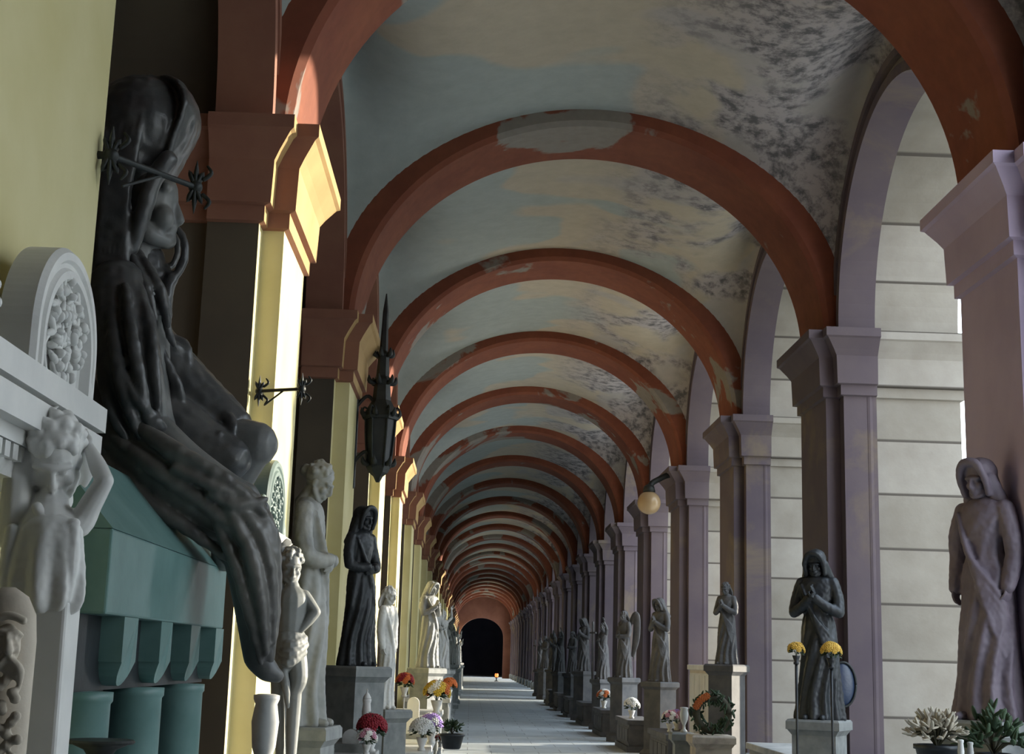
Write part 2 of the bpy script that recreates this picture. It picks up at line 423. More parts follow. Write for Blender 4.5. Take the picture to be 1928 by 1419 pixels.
def make_pier(sgn):
    bm = bmesh.new(); pier_bm(sgn, 0, ZS-.62, 0, 0, bm)
    if sgn < 0:                                                          # second order: pale aisle side paints its sunlit strip, dark faces its shade
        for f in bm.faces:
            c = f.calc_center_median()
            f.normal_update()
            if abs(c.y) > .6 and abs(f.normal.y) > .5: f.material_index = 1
    # roll mouldings on the pilaster corners
    for s in (-1, 1) if sgn > 0 else ():
        for x, y in ((2.60, .60), (2.80, .665)):
            lathe(bm, [(.045, .42), (.045, ZS-.63)], (sgn*x, s*y, 0), 12)
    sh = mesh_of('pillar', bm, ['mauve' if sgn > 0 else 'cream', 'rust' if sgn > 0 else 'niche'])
    bm = bmesh.new(); prof = [(-.66, .0), (-.65, .035), (-.55, .035), (-.54, .075), (-.26, .085), (-.20, .12), (-.10, .19), (-.085, .215), (.0, .215)]
    for (z0, e0), (z1, e1) in zip(prof, prof[1:]): pier_bm(sgn, ZS+z0, ZS+z1, e0, e1, bm)
    pier_bm(sgn, ZS-.02, ZS+.02, .0, .0, bm)
    if sgn < 0:
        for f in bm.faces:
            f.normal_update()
            if abs(f.normal.x) < .35 and f.material_index == 0: f.material_index = 2  # aisle faces stay ochre as if sunlit, the rest darker as if shaded
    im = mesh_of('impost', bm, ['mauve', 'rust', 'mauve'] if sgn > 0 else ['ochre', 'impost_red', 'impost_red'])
    bm = bmesh.new()
    for z0, z1, e0, e1 in ((0, .34, .06, .06), (.34, .42, .06, .015)): pier_bm(sgn, z0, z1, e0, e1, bm)
    pl = mesh_of('plinth', bm, ['granite', 'rust' if sgn > 0 else 'niche'])
    return sh, im, pl
pier_me = {s: make_pier(s) for s in (1, -1)}
def repaint(me, slot, mat):
    c = me.copy(); c.materials[slot] = M[mat]; return c
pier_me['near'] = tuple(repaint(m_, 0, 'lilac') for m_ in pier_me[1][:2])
K0, K1 = -3, 22
for k in range(K0, K1+1):
    yr = Y_B + BAY*k + RIB_W/2
    struct(link('transverse_arch', rib_me, None, None, (CX, yr, 0)))
    for s in (1, -1):
        near = s > 0 and k == -1                                         # nearest courtyard pier is tinted for the lens flare over it
        dy = -.27 if (k == -2 and s < 0) else 0
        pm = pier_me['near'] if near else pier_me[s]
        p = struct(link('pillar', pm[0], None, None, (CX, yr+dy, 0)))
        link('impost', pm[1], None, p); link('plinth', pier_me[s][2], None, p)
    yb = yr + BAY/2
    if k < K1:
        struct(link('ceiling', vault_me, None, None, (CX, yb, 0)))
        for s in (1, -1): struct(link('wall_right' if s > 0 else 'wall_left', side_me[s], None, None, (CX, yb, 0)))
# far end: red wall with a lower arched doorway, darkness behind
YE = Y_B + BAY*K1 + RIB_W
bm = bmesh.new(); n = 32; hw, ra, sp = 1.95, 1.7, 3.5
prof = [(-hw, 0)] + [(-hw*math.cos(PI*i/n), sp+ra*math.sin(PI*i/n)) for i in range(n+1)] + [(hw, 0)]
o0 = [bm.verts.new((x-.2, 0, z)) for x, z in prof]; o1 = [bm.verts.new((x-.2, .6, z)) for x, z in prof]
T0 = [bm.verts.new((-3.75 if i == 0 else 3.75 if i == len(prof)-1 else x-.2, 0, 0 if i in (0, len(prof)-1) else 7.7)) for i, (x, z) in enumerate(prof)]
for i in range(len(prof)-1):
    bm.faces.new((o0[i], o0[i+1], T0[i+1], T0[i])); bm.faces.new((o0[i+1], o0[i], o1[i], o1[i+1]))
c = [bm.verts.new(p) for p in ((-3.75, 0, 0), (-3.75, 0, 7.7), (3.75, 0, 0), (3.75, 0, 7.7))]
bm.faces.new((c[0], T0[1], c[1])); bm.faces.new((c[2], c[3], T0[-2]))
struct(obj('wall_end', bm, 'endred', None, (CX, YE, 0)), 'red plastered end wall with a dark arched doorway', 'wall')
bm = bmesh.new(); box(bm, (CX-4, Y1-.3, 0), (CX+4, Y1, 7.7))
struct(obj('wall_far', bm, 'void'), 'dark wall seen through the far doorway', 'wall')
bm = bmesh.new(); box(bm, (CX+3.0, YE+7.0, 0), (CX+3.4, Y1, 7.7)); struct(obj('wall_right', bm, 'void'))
bm = bmesh.new(); box(bm, (CX+3.0, Y0, 0), (CX+3.7, 1.9, 7.7)); struct(obj('wall_right', bm, 'rust'), 'wall closing the courtyard side behind the viewer', 'wall')  # unseen wall added to dim light coming from behind
# ------------------------------------------------------------------ carving helpers
def merge(bm, tmp, mx):
    bmesh.ops.transform(tmp, matrix=mx, verts=tmp.verts[:])
    me = bpy.data.meshes.new('m'); tmp.to_mesh(me); tmp.free(); bm.from_mesh(me); bpy.data.meshes.remove(me)
def frame(c, fwd, up=(0, 0, 1), s=1.0):
    """local -y looks along fwd, local z is up"""
    f = Vector(fwd).normalized(); u = Vector(up); u = (u - f*u.dot(f)).normalized(); x = u.cross(-f) * -1
    y = -f; x = y.cross(u)
    m = Matrix((x, y, u)).transposed().to_4x4()
    return Matrix.Translation(c) @ m @ Matrix.Scale(s, 4)
def head(bm, mx, hair=None):
    """head about 0.24 tall, centre at the origin, looking along -y"""
    t = bmesh.new()
    ell(t, (0, .012, .028), (.076, .094, .092)); ell(t, (0, -.022, -.040), (.060, .068, .078))
    ell(t, (0, -.062, -.098), (.026, .026, .020)); limb(t, [(0, -.088, .02), (0, -.106, -.022), (0, -.100, -.036)], [.010, .013, .015], 8)
    limb(t, [(-.052, -.068, .022), (0, -.092, .026), (.052, -.068, .022)], .011, 8)
    for s in (-1, 1):
        ell(t, (s*.030, -.076, .004), (.014, .010, .009), seg=10); ell(t, (s*.038, -.058, -.030), (.026, .024, .026))
        ell(t, (s*.074, .010, -.010), (.010, .018, .030), seg=10); ell(t, (s*.010, -.098, -.037), .009, seg=8)
        limb(t, [(s*.062, -.01, -.05), (s*.04, -.05, -.092), (0, -.066, -.104)], .018, 8)
    limb(t, [(-.024, -.084, -.062), (0, -.093, -.059), (.024, -.084, -.062)], .0075, 8)
    limb(t, [(-.020, -.082, -.073), (0, -.090, -.074), (.020, -.082, -.073)], .0085, 8)
    limb(t, [(0, .02, -.05), (0, .03, -.17)], [.048, .052], 12)
    merge(bm, t, mx)
def hair_cap(bm, mx, curls=28, seed=1, long=0.0, bun=True):
    rnd = random.Random(seed); t = bmesh.new()
    ell(t, (0, .030, .045), (.086, .092, .088))
    for i in range(curls):
        a = rnd.uniform(0, 2*PI); e = rnd.uniform(.0, 1.3)
        p = Vector((.083*math.cos(a)*math.cos(e), .03+.092*math.sin(a)*math.cos(e), .045+.088*math.sin(e)))
        if p.y < -.05 and p.z < .06: continue
        ell(t, p, rnd.uniform(.016, .026), seg=8)
    if bun: ell(t, (0, .125, .03), (.045, .04, .045), seg=10)
    if long:
        for i in range(7):
            x = -.075+.025*i; limb(t, [(x, .06, .03), (x*1.2, .10, -.1), (x*1.1, .09, -.1-long)], [.024, .022, .010], 8)
    merge(bm, t, mx)
def hand(bm, mx, side=1, curl=.5):
    """wrist at the origin, fingers along -z, palm facing -y, about 0.18 long"""
    t = bmesh.new()
    ell(t, (0, 0, -.045), (.040, .016, .050)); limb(t, [(0, 0, .02), (0, 0, -.02)], [.024, .026], 10)
    for i, (x, L) in enumerate(((-.030, .072), (-.010, .082), (.011, .076), (.030, .058))):
        p = Vector((x, 0, -.082)); pts = [p+Vector((0, .004, .02)), p.copy()]; a = .15+.1*i*curl
        for q in (.45, .32, .23):
            a += curl*.55; p = p+Vector((x*.12*q, -math.sin(a)*L*q, -math.cos(a)*L*q)); pts.append(p.copy())
        limb(t, pts, [.0100, .0100, .0092, .0082, .0070], 8, 2)
    s = -1 if side > 0 else 1
    limb(t, [(s*.030, -.004, -.025), (s*.052, -.018, -.052), (s*.054, -.034, -.078), (s*.046, -.046, -.096)], [.014, .012, .010, .008], 8, 2)
    merge(bm, t, mx)
def aim(a, b, palm=(0, -1, 0), s=1.0):
    """matrix for a hand whose wrist is at a and whose fingers point to b"""
    z = (Vector(a)-Vector(b)).normalized(); y = -Vector(palm); y = (y - z*y.dot(z))
    y = y.normalized() if y.length > 1e-3 else z.orthogonal().normalized()
    x = y.cross(z); m = Matrix((x, y, z)).transposed().to_4x4()
    return Matrix.Translation(a) @ m @ Matrix.Scale(s, 4)
def arm(bm, sh, el, wr, r=(.058, .045, .032), s=1.0, tip=None, palm=(0, -1, 0), side=1, curl=.5, forearm_only=False):
    sh, el, wr = Vector(sh), Vector(el), Vector(wr)
    limb(bm, [sh, sh.lerp(el, .5), el], [r[0], r[0]*.95, r[1]], 12, 4)
    limb(bm, [el, el.lerp(wr, .45), wr], [r[1], r[1]*.98, r[2]*.8], 12, 4)
    tip = Vector(tip) if tip is not None else wr+(wr-el)
    hand(bm, aim(wr, tip, palm, s), side, curl)

def pedestal(name, parent, w, d, h, mat, steps=True):
    bm = bmesh.new()
    for z0, z1, e0, e1 in ((0, .12, .05, .05), (.12, .18, .05, .01), (.18, h-.14, 0, 0), (h-.14, h-.09, .0, .035), (h-.09, h-.02, .045, .045), (h-.02, h, .045, .03)):
        box(bm, (-w/2-e0, -d/2-e0, z0), (w/2+e0, d/2+e0, z1), 0, e1-e0)
    return obj(name, bm, mat, parent)
def robed(name, label, loc, rz, h=1.7, mat='white', pose='clasp', ped=(.5, .5, 1.0), pmat='granite', hood=False, bow=.25, turn=0, seed=1, voxel=.011, cat='statue', group=None, wing=False, cross=False, slim=1.0):
    """standing draped stone figure on its pedestal, looking along local -y"""
    r = thing(name, label, cat, loc, rz, group); s = h/1.7; z0 = ped[2]
    pedestal('pedestal', r, ped[0], ped[1], ped[2], pmat)
    rnd = random.Random(seed); tw = rnd.uniform(0, 6)
    O = lambda x, y, z: Vector((x*s*slim, y*s*slim, z0+z*s))
    bm = bmesh.new()
    secs = [(0, 0, -.005, .25, .21, .10, 11, 0), (0, 0, .03, .25, .215, .10, 11, .1), (.01, 0, .28, .215, .185, .10, 11, .5), (.015, -.01, .62, .19, .17, .085, 10, .9), (.01, 0, .94, .175, .14, .05, 9, 1.3),
            (0, 0, 1.09, .140, .112, .035, 9, 1.7), (0, -.01, 1.27, .165, .118, .03, 8, 2.1), (0, 0, 1.40, .178, .10, .02, 7, 2.3), (0, .01, 1.455, .095, .075, .0, 7, 2.4), (0, .01, 1.475, .06, .06, 0, 7, 2.4)]
    loft(bm, [(a*s, b*s, z0+z*s, rx*s*slim, ry*s*slim, f, n, t+tw) for a, b, z, rx, ry, f, n, t in secs])
    for i in range(6):                                                   # heavy diagonal mantle folds
        x = -.15+.05*i
        limb(bm, [O(-.15+.02*i, -.09, 1.36-.05*i), O(x*.4+.05, -.155, 1.05-.06*i), O(.17, -.10, .80-.07*i), O(.19, .02, .55-.06*i)], [.016*s, .024*s, .020*s, .010*s], 8)
    if pose in ('clasp', 'pray', 'down'):
        for sd in (-1, 1):
            e = (sd*.235, -.05, 1.08) if pose != 'down' else (sd*.225, .0, 1.08)
            w = {'clasp': (sd*.06, -.19, 1.06), 'pray': (sd*.03, -.20, 1.22), 'down': (sd*.21, -.06, .86)}[pose]
            limb(bm, [O(sd*.165, 0, 1.38), O(sd*.215, -.01, 1.22), O(*e)], [.066*s, .064*s, .060*s], 12)
            limb(bm, [O(*e), O((e[0]+w[0])/2, (e[1]+w[1])/2, (e[2]+w[2])/2-.02), O(*w)], [.060*s, .056*s, .046*s], 12)
    sculpt('robe', bm, mat, r, voxel*s, 3, .004*s, .03*s)
    hc = O(.01*turn, -.03-.06*bow, 1.585-.03*bow); fw = Vector((math.sin(turn*.6), -math.cos(turn*.6), -bow))
    up = Vector((0, -bow*.9, 1)); hm = frame(hc, fw, up, s)
    bm = bmesh.new(); head(bm, hm); limb(bm, [O(0, .01, 1.42), hc-Vector((0, 0, .04*s))], [.058*s, .05*s], 12)
    if pose == 'clasp':
        for sd in (-1, 1): hand(bm, aim(O(sd*.075, -.185, 1.07), O(-sd*.05, -.215, 1.00), (0, 1, .2), s), sd, .5)
    elif pose == 'pray':
        for sd in (-1, 1): hand(bm, aim(O(sd*.03, -.19, 1.20), O(sd*.004, -.23, 1.38), (-sd, 0, 0), s), sd, .05)
    elif pose == 'down':
        for sd in (-1, 1): hand(bm, aim(O(sd*.21, -.05, .88), O(sd*.20, -.09, .70), (-sd, 0, 0), s), sd, .5)
    elif pose == 'raise':
        arm(bm, O(.165, 0, 1.38), O(.29, -.06, 1.52), O(.22, -.12, 1.74), [v*s for v in (.052, .042, .03)], s, O(.20, -.14, 1.92))
        arm(bm, O(-.165, 0, 1.38), O(-.25, -.04, 1.12), O(-.10, -.17, 1.16), [v*s for v in (.052, .042, .03)], s, O(.02, -.19, 1.20), (0, 1, 0), -1)
    limb(bm, [O(0, .01, 1.42), O(0, .0, 1.30), O(0, 0, 1.08), O(0, 0, .92)], [v*s*slim for v in (.05, .085, .075, .095)], 12)   # body under the cloth
    for sd in (-1, 1):
        limb(bm, [O(sd*.06, 0, .92), O(sd*.075, -.01, .5), O(sd*.08, -.02, .08), O(sd*.08, -.10, .03)], [v*s*slim for v in (.075, .055, .04, .04)], 10)
        if pose in ('clasp', 'pray', 'down'):
            w = {'clasp': (sd*.075, -.185, 1.07), 'pray': (sd*.03, -.19, 1.20), 'down': (sd*.21, -.05, .88)}[pose]
            limb(bm, [O(0, 0, 1.36), O(sd*.15, 0, 1.36), O(sd*.215, -.02, 1.09), O(*w)], [v*s*slim for v in (.05, .05, .042, .030)], 10, 3)
        else: limb(bm, [O(0, 0, 1.36), O(sd*.165, 0, 1.38)], .05*s, 10)
    for sd in (-1, 1): limb(bm, [O(sd*.08, -.10, .03), O(sd*.09, -.23, .02)], [.045*s, .028*s], 10)   # feet under the hem
    sculpt('figure', bm, mat, r, .0065*s, 2)
    bm = bmesh.new()
    if hood:
        t = bmesh.new(); ell(t, (0, .035, .045), (.105, .115, .11))
        limb(t, [(-.095, -.05, -.09), (-.098, -.075, .03), (-.05, -.085, .125), (.05, -.085, .125), (.098, -.075, .03), (.095, -.05, -.09)], [.022, .026, .03, .03, .026, .022], 10)
        for sd in (-1, 1): limb(t, [(sd*.085, .0, .0), (sd*.11, .03, -.13), (sd*.15, .06, -.26)], [.05, .055, .05], 10)
        limb(t, [(0, .09, .0), (0, .10, -.15), (0, .10, -.4)], [.075, .09, .10], 12)
        merge(bm, t, hm); sculpt('hood', bm, mat, r, .010*s, 2, .003*s, .03*s)
    else:
        hair_cap(bm, hm, 34, seed, .10 if seed % 2 else 0); sculpt('hair', bm, mat, r, .008*s, 1)
    if wing:
        for sd in (-1, 1):
            bm = bmesh.new()
            limb(bm, [O(sd*.06, .10, 1.30), O(sd*.20, .17, 1.62), O(sd*.27, .19, 1.50), O(sd*.26, .18, 1.0), O(sd*.16, .15, .55)], [.03*s, .035*s, .04*s, .04*s, .02*s], 12, 4, 2.6)
            for i in range(9):
                a = i/8; limb(bm, [O(sd*(.20+.06*math.sin(a*3)), .19, 1.60-.5*a), O(sd*(.30-.10*a), .20, 1.25-.6*a), O(sd*(.27-.12*a), .18, .95-.5*a)], [.02*s, .028*s, .012*s], 8)
            sculpt('wing', bm, mat, r, .010*s, 1)
    if cross:
        bm = bmesh.new(); box(bm, O(-.27, -.26, .0), O(-.22, -.21, 1.75)); box(bm, O(-.42, -.26, 1.38), O(-.07, -.21, 1.43)); obj('cross', bm, mat, r)
    return r

# ------------------------------------------------------------------ LEFT: tombs carried by figures against the near piers
def pier_tomb(yc, xroot, xf, label, mat='white', smat='white', tabh=1.0, drop=0.0, ty=0.0, tw=1.0):
    """round-topped tablet on a moulded slab; local x points into the corridor"""
    r = thing('wall_tomb', label, 'tomb', (xroot, yc, 0)); before = set(bpy.data.objects)
    bm = bmesh.new(); L = .52
    box(bm, (-.02, -L, 2.185), (xf, L, 2.255)); box(bm, (-.02, -L+.03, 2.160), (xf-.04, L-.03, 2.190)); box(bm, (-.02, -L, 2.100), (xf-.008, L, 2.174), 0, 0)
    obj('slab', bm, smat, r)
    bm = bmesh.new(); box(bm, (-.02, -L+.05, 2.06), (xf-.05, L-.05, 2.104)); box(bm, (-.02, -L+.08, 1.98), (xf-.075, L-.08, 2.06))
    for i in range(14):
        y = -L+.10+i*(2*L-.24)/13; box(bm, (xf-.08, y, 2.02), (xf-.055, y+.04, 2.058))
    obj('cornice', bm, smat, r)
    # tablet: arch outline in y,z extruded along x with stepped mouldings
    def arch_pts(w, h, z0, n=40):
        h *= tabh; st = h*.30
        return [(-w, z0)] + [(-w*math.cos(PI*i/n), z0+st+(h-st)*math.sin(PI*i/n)) for i in range(n+1)] + [(w, z0)]
    bm = bmesh.new(); z0 = 2.255; x0 = xf-.13
    levels = [(.40, .46, x0), (.40, .46, xf-.045), (.385, .445, xf-.03), (.36, .42, xf-.03), (.35, .41, xf-.04), (.335, .395, xf-.04), (.325, .385, xf-.028), (.30, .36, xf-.028), (.285, .345, xf-.055), (.27, .33, xf-.06)]
    rings = [[bm.verts.new((x, ty+y*tw, z)) for y, z in arch_pts(w, h, z0)] for w, h, x in levels]
    for a, b in zip(rings, rings[1:]):
        for i in range(len(a)-1): bm.faces.new((a[i], a[i+1], b[i+1], b[i]))
    bm.faces.new(rings[-1]); bm.faces.new(rings[0][::-1])
    for a, b in zip(rings, rings[1:]): bm.faces.new((a[-1], a[0], b[0], b[-1]))
    t = obj('tablet', bm, mat, r)
    bm = bmesh.new(); rnd = random.Random(5)
    for i in range(120):                                                  # carved flowers and leaves hanging in a swag
        a = rnd.uniform(0, 2*PI); q = rnd.random()**.5
        y = ty+(.02 + .20*q*math.cos(a))*tw; z = 2.255 + (.19 + .185*q*math.sin(a))*tabh
        if rnd.random() < .5: ell(bm, (xf-.05+rnd.uniform(0, .018), y, z), (.016, rnd.uniform(.009, .017), rnd.uniform(.010, .019)), seg=8)
        else: ell(bm, (xf-.045, y, z), (.010, .011, .032), (rnd.uniform(-1.5, 1.5), rnd.uniform(-.4, .4), 0), seg=8)
    limb(bm, [(xf-.05, ty-.17*tw, 2.27), (xf-.045, ty-.25*tw, 2.33), (xf-.05, ty-.17*tw, 2.38)], .007, 6)
    obj('relief', bm, mat, t, smooth=True)
    bm = bmesh.new()                                                    # corner ornament at the far end of the slab
    limb(bm, [(xf-.06, .45, 2.25), (xf-.06, .46, 2.32), (xf-.06, .49, 2.39)], [.035, .03, .012], 8); ell(bm, (xf-.05, .44, 2.30), (.02, .03, .04)); ell(bm, (xf-.06, .492, 2.395), .02)
    obj('corner_ornament', bm, mat, r, smooth=True)
    bm = bmesh.new()
    for i in range(22):
        a = i*.42; rr = .15*math.exp(-.09*i); ell(bm, (xf-.06, -.44+rr*.7*math.cos(a), 2.36+rr*.7*math.sin(a)), (.02, .02, .02), seg=8)
    sculpt('scroll', bm, mat, r, .008, 2)
    for o in set(bpy.data.objects)-before:
        if o.parent == r: o.location.z += drop
    return r

# near tomb and its draped carrying woman
T0 = pier_tomb(3.60, -1.31, .22, 'white marble tomb with round topped flower tablet, nearest on the left pier', tabh=.83, drop=-.065, ty=.19, tw=.72)
P = lambda x, y, dy=0: at(x, y, 3.62+dy) - Vector(T0.location)
T0.scale = (1, 1, 1)
px = 3.66/F_PX
bm = bmesh.new()
hm = frame(P(103, 866), (.25, -1, -.85), (.1, -.75, 1), .82); head(bm, hm)
limb(bm, [P(95, 950), P(92, 1000), P(90, 1080), P(88, 1150)], [34*px, 56*px, 54*px, 46*px], 14)
arm(bm, P(28, 1010), P(34, 900, -.03), P(70, 800, .02), [32*px, 27*px, 20*px], .62, P(92, 760, .04), (0, 1, 0), -1, .2)
limb(bm, [P(120, 985), P(150, 985), P(172, 950)], [34*px, 26*px, 20*px], 12)
arm(bm, P(150, 985), P(197, 905, -.02), P(168, 842, .05), [22*px, 17*px, 13*px], .55, P(140, 800, .08), (0, 1, 0), 1, .6)
sculpt('supporting_woman', bm, 'white', T0, .0045, 2)
bm = bmesh.new(); hair_cap(bm, hm, 40, 3, .05); sculpt('hair', bm, 'white', T0, .005, 1)
bm = bmesh.new()
secs = []
for x, y, rx, a in ((100, 968, 30, .0), (98, 985, 52, .03), (92, 1020, 60, .06), (88, 1070, 64, .10), (86, 1115, 63, .14), (86, 1142, 56, .15), (86, 1156, 42, .15)):
    q = P(x, y, -.02); secs.append((q.x, q.y, q.z, rx*px, rx*px*.8, a, 8, y*.002))
loft(bm, secs)
for pts, r_ in [([(70, 955), (88, 985), (112, 1000), (140, 985)], (11, 13, 14, 11)), ([(120, 985), (104, 1050), (98, 1140)], (9, 15, 13)), ([(140, 985), (134, 1060), (126, 1128)], (10, 14, 9)), ([(60, 985), (52, 1060), (42, 1140)], (10, 15, 10)), ([(24, 1000), (16, 1070), (10, 1130)], (15, 17, 8))]:
    limb(bm, [P(x, y, -.05) for x, y in pts], [v*px for v in r_], 10)
sculpt('drapery', bm, 'white', T0, .0045, 2, .0015, .015)
bm = bmesh.new()                                                        # tapering shaft she grows out of
c = P(96, 1150); c2 = P(78, 1419); ax = (c2-c)/(c.z-c2.z)
secs = []
for z in (c.z+.05, c.z-.02, 1.2, .95):
    q = c + ax*(c.z-z)*.8; hw_ = .058 - .012*(c.z-z); secs.append((q.x, q.y, z, hw_))
rings = [[bm.verts.new((x+hw_*sx, y+hw_*1.1*sy, z)) for sx, sy in ((-1, -1), (1, -1), (1, 1), (-1, 1))] for x, y, z, hw_ in secs]
for a, b in zip(rings, rings[1:]):
    for i in range(4): bm.faces.new((a[i], a[(i+1) % 4], b[(i+1) % 4], b[i]))
bm.faces.new(rings[0]); bm.faces.new(rings[-1][::-1]); bevel(bm, .012, 3)
obj('shaft', bm, 'white', T0)
bm = bmesh.new(); box(bm, (-.02, -.20, 0), (.34, .55, .86)); box(bm, (-.02, -.22, .86), (.38, .58, .95)); obj('base', bm, 'granite', T0)

# warm carved stele in the near corner
q = at(8, 1200, 3.28)
S0 = thing('carved_stele', 'warm stone stele carved with a mask, in the near left corner before the tomb', 'stele', (q.x, 3.28, 0))
bm = bmesh.new(); zt = at(8, 1105, 3.28).z
pr = [(.075, .0), (.072, .9), (.072, zt-.12), (.066, zt-.06), (.046, zt-.02), (.015, zt)]
lathe(bm, pr, (0, 0, 0), 28, 1, .7); obj('slab', bm, 'warm', S0, smooth=True)
bm = bmesh.new(); L = lambda x, y, dy=0: at(x, y, 3.225+dy) - Vector(S0.location)
k = 3.3/F_PX
ell(bm, L(12, 1215), (26*k, 14*k, 40*k)); limb(bm, [L(14, 1195, -.02), L(16, 1225, -.03)], [5*k, 9*k], 8)
for sd in (-1, 1):
    limb(bm, [L(14, 1192, -.015), L(14+sd*16, 1188, -.012), L(14+sd*26, 1196)], 5*k, 8); ell(bm, L(14+sd*12, 1202, -.015), (6*k, 5*k, 4*k), seg=8)
    ell(bm, L(14+sd*14, 1222, -.008), 10*k); limb(bm, [L(14+sd*6, 1240, -.018), L(14+sd*24, 1262, -.012), L(14+sd*20, 1300)], [7*k, 8*k, 4*k], 8)
for i in range(16):
    ell(bm, L(14+18*math.sin(i*1.7), 1260+i*11, -.008), (11*k, 8*k, 10*k), seg=8)
for i in range(9): ell(bm, L(-12+7*i, 1168-10*math.sin(i/8*PI), -.006), 8*k, seg=8)
sculpt('carved_mask', bm, 'warm', S0, .004, 1)

# ---- green sarcophagus on short columns, behind the near tomb
G = thing('sarcophagus', 'green marble sarcophagus on round brackets and columns, below the seated mourner', 'sarcophagus', (-1.2, 5.85, 0))
ya, yb_ = -1.12, 1.12
bm = bmesh.new(); box(bm, (-.95, ya, 1.66), (0, yb_, 1.95)); bevel(bm, .008, 2); obj('chest', bm, 'teal', G)
bm = bmesh.new()
v = [bm.verts.new(p) for p in ((.0, ya, 1.95), (-.95, ya, 1.95), (-.95, yb_, 1.95), (0, yb_, 1.95), (-.30, ya+.03, 2.30), (-.95, ya+.03, 2.30), (-.95, yb_-.03, 2.30), (-.30, yb_-.03, 2.30))]
for f in ((3, 2, 1, 0), (4, 5, 6, 7), (0, 1, 5, 4), (1, 2, 6, 5), (2, 3, 7, 6), (3, 0, 4, 7)): bm.faces.new([v[i] for i in f])
obj('lid', bm, 'teal', G)
bm = bmesh.new(); box(bm, (-.95, ya, 1.40), (-.085, yb_, 1.66)); obj('recess', bm, 'bronze', G)  # near-black tone stands in for shade between the brackets
for i in range(5):
    y = -1.33 + .60*i
    if y < ya-.1: continue
    bm = bmesh.new(); n = 10; w_ = .105
    out = [(-w_, 1.66), (-w_, 1.50)] + [(-w_*math.cos(PI*j/n)*.92, 1.50-.085*math.sin(PI*j/n)) for j in range(n+1)] + [(w_, 1.50), (w_, 1.66)]
    fr = [bm.verts.new((-.005-.03*max(0, (1.50-z))/.085, yy, z)) for yy, z in out]; bk = [bm.verts.new((-.09, yy, z)) for yy, z in out]
    bm.faces.new(fr); bm.faces.new(bk[::-1])
    for j in range(len(out)-1): bm.faces.new((fr[j], fr[j+1], bk[j+1], bk[j]))
    bm.faces.new((fr[-1], fr[0], bk[0], bk[-1]))
    obj('bracket', bm, 'teal', G, (0, y, 0))
for i in range(3):
    bm = bmesh.new(); lathe(bm, [(.14, 0), (.14, .1), (.112, .14), (.108, 1.36), (.115, 1.37), (.115, 1.40)], (0, 0, 0), 32)
    obj('column', bm, 'teal', G, (-.10, (-1.0, -.2, .65)[i], 0), smooth=True)
bm = bmesh.new(); box(bm, (-.95, ya, 0), (-.36, yb_, 1.40)); obj('core', bm, 'bronze', G)
bm = bmesh.new(); box(bm, (-.95, ya-.02, 0), (.05, yb_+.02, .04)); obj('step', bm, 'granite', G); G.scale = (1, 1, .972)

# ---- the seated mourner
YM = 6.45; kx = 6.72/F_PX
MR = thing('mourner_statue', 'large dark marble seated hooded woman in profile on the green sarcophagus', 'statue', (-1.62, YM, 2.30))
S = lambda x, y, dy=0: at(x, y, YM+dy) - Vector(MR.location)
def SL(bm, pts, rs, n=10, flat=1.0): limb(bm, [S(*p) for p in pts], [r*kx for r in rs] if isinstance(rs, (list, tuple)) else rs*kx, n, 5, flat)
bm = bmesh.new()
ell(bm, S(278, 372, 0), (58*kx, 52*kx, 66*kx)); ell(bm, S(296, 410, 0), (36*kx, 42*kx, 48*kx))
ell(bm, S(303, 356, 0), (26*kx, 40*kx, 30*kx)); SL(bm, [(318, 362, 0), (331, 395, 0), (336, 414, 0)], [9, 10, 12]); ell(bm, S(325, 419, 0), (13*kx, 15*kx, 8*kx))
SL(bm, [(312, 352, -.10), (322, 352, 0), (312, 352, .10)], 10)
for sd in (-1, 1): ell(bm, S(306, 412, sd*.075), (22*kx, 20*kx, 26*kx)); ell(bm, S(310, 376, sd*.06), (8*kx, 10*kx, 7*kx), seg=10)
SL(bm, [(318, 434, -.035), (329, 432, 0), (318, 434, .035)], 6); SL(bm, [(316, 441, -.03), (326, 442, 0), (316, 441, .03)], 6.5)
ell(bm, S(313, 452, 0), (19*kx, 24*kx, 17*kx)); SL(bm, [(312, 454, -.03), (280, 440, -.10), (262, 410, -.11)], [14, 17, 14]); SL(bm, [(312, 454, .03), (280, 440, .10), (262, 410, .11)], [14, 17, 14])
SL(bm, [(268, 430, .02), (252, 480, .02), (240, 530, .02)], [44, 44, 60], 14)
SL(bm, [(235, 540, .05), (228, 640, .06), (232, 760, .06), (245, 850, .05)], [78, 88, 90, 98], 18)
SL(bm, [(226, 548, -.17), (252, 650, -.25), (272, 740, -.27), (283, 800, -.25)], [44, 42, 37, 33], 14)     # near arm
SL(bm, [(283, 800, -.25), (350, 862, -.27), (430, 912, -.24), (468, 926, -.22)], [33, 30, 22, 16], 14)
hand(bm, aim(S(466, 924, -.22), S(506, 958, -.20), (-.6, 0, -1), 1.35), -1, .9)
SL(bm, [(240, 560, .30), (275, 640, .36), (300, 720, .34)], [44, 40, 36], 14)                             # far arm under the cloak
SL(bm, [(240, 850, -.12), (350, 925, -.18), (455, 978, -.18)], [82, 68, 48], 16)
SL(bm, [(455, 978, -.18), (474, 1100, -.20), (484, 1235, -.20)], [48, 38, 24], 14)
SL(bm, [(484, 1240, -.20), (505, 1262, -.20), (522, 1272, -.20)], [22, 20, 12], 12)
SL(bm, [(262, 800, .22), (380, 826, .24), (480, 836, .22)], [70, 56, 44], 16)
SL(bm, [(474, 838, .22), (430, 930, .30), (424, 1050, .32)], [42, 36, 26], 14)
sculpt('figure', bm, 'mourner_skin', MR, .009, 3)
bm = bmesh.new()                                                        # robe over lap and shins
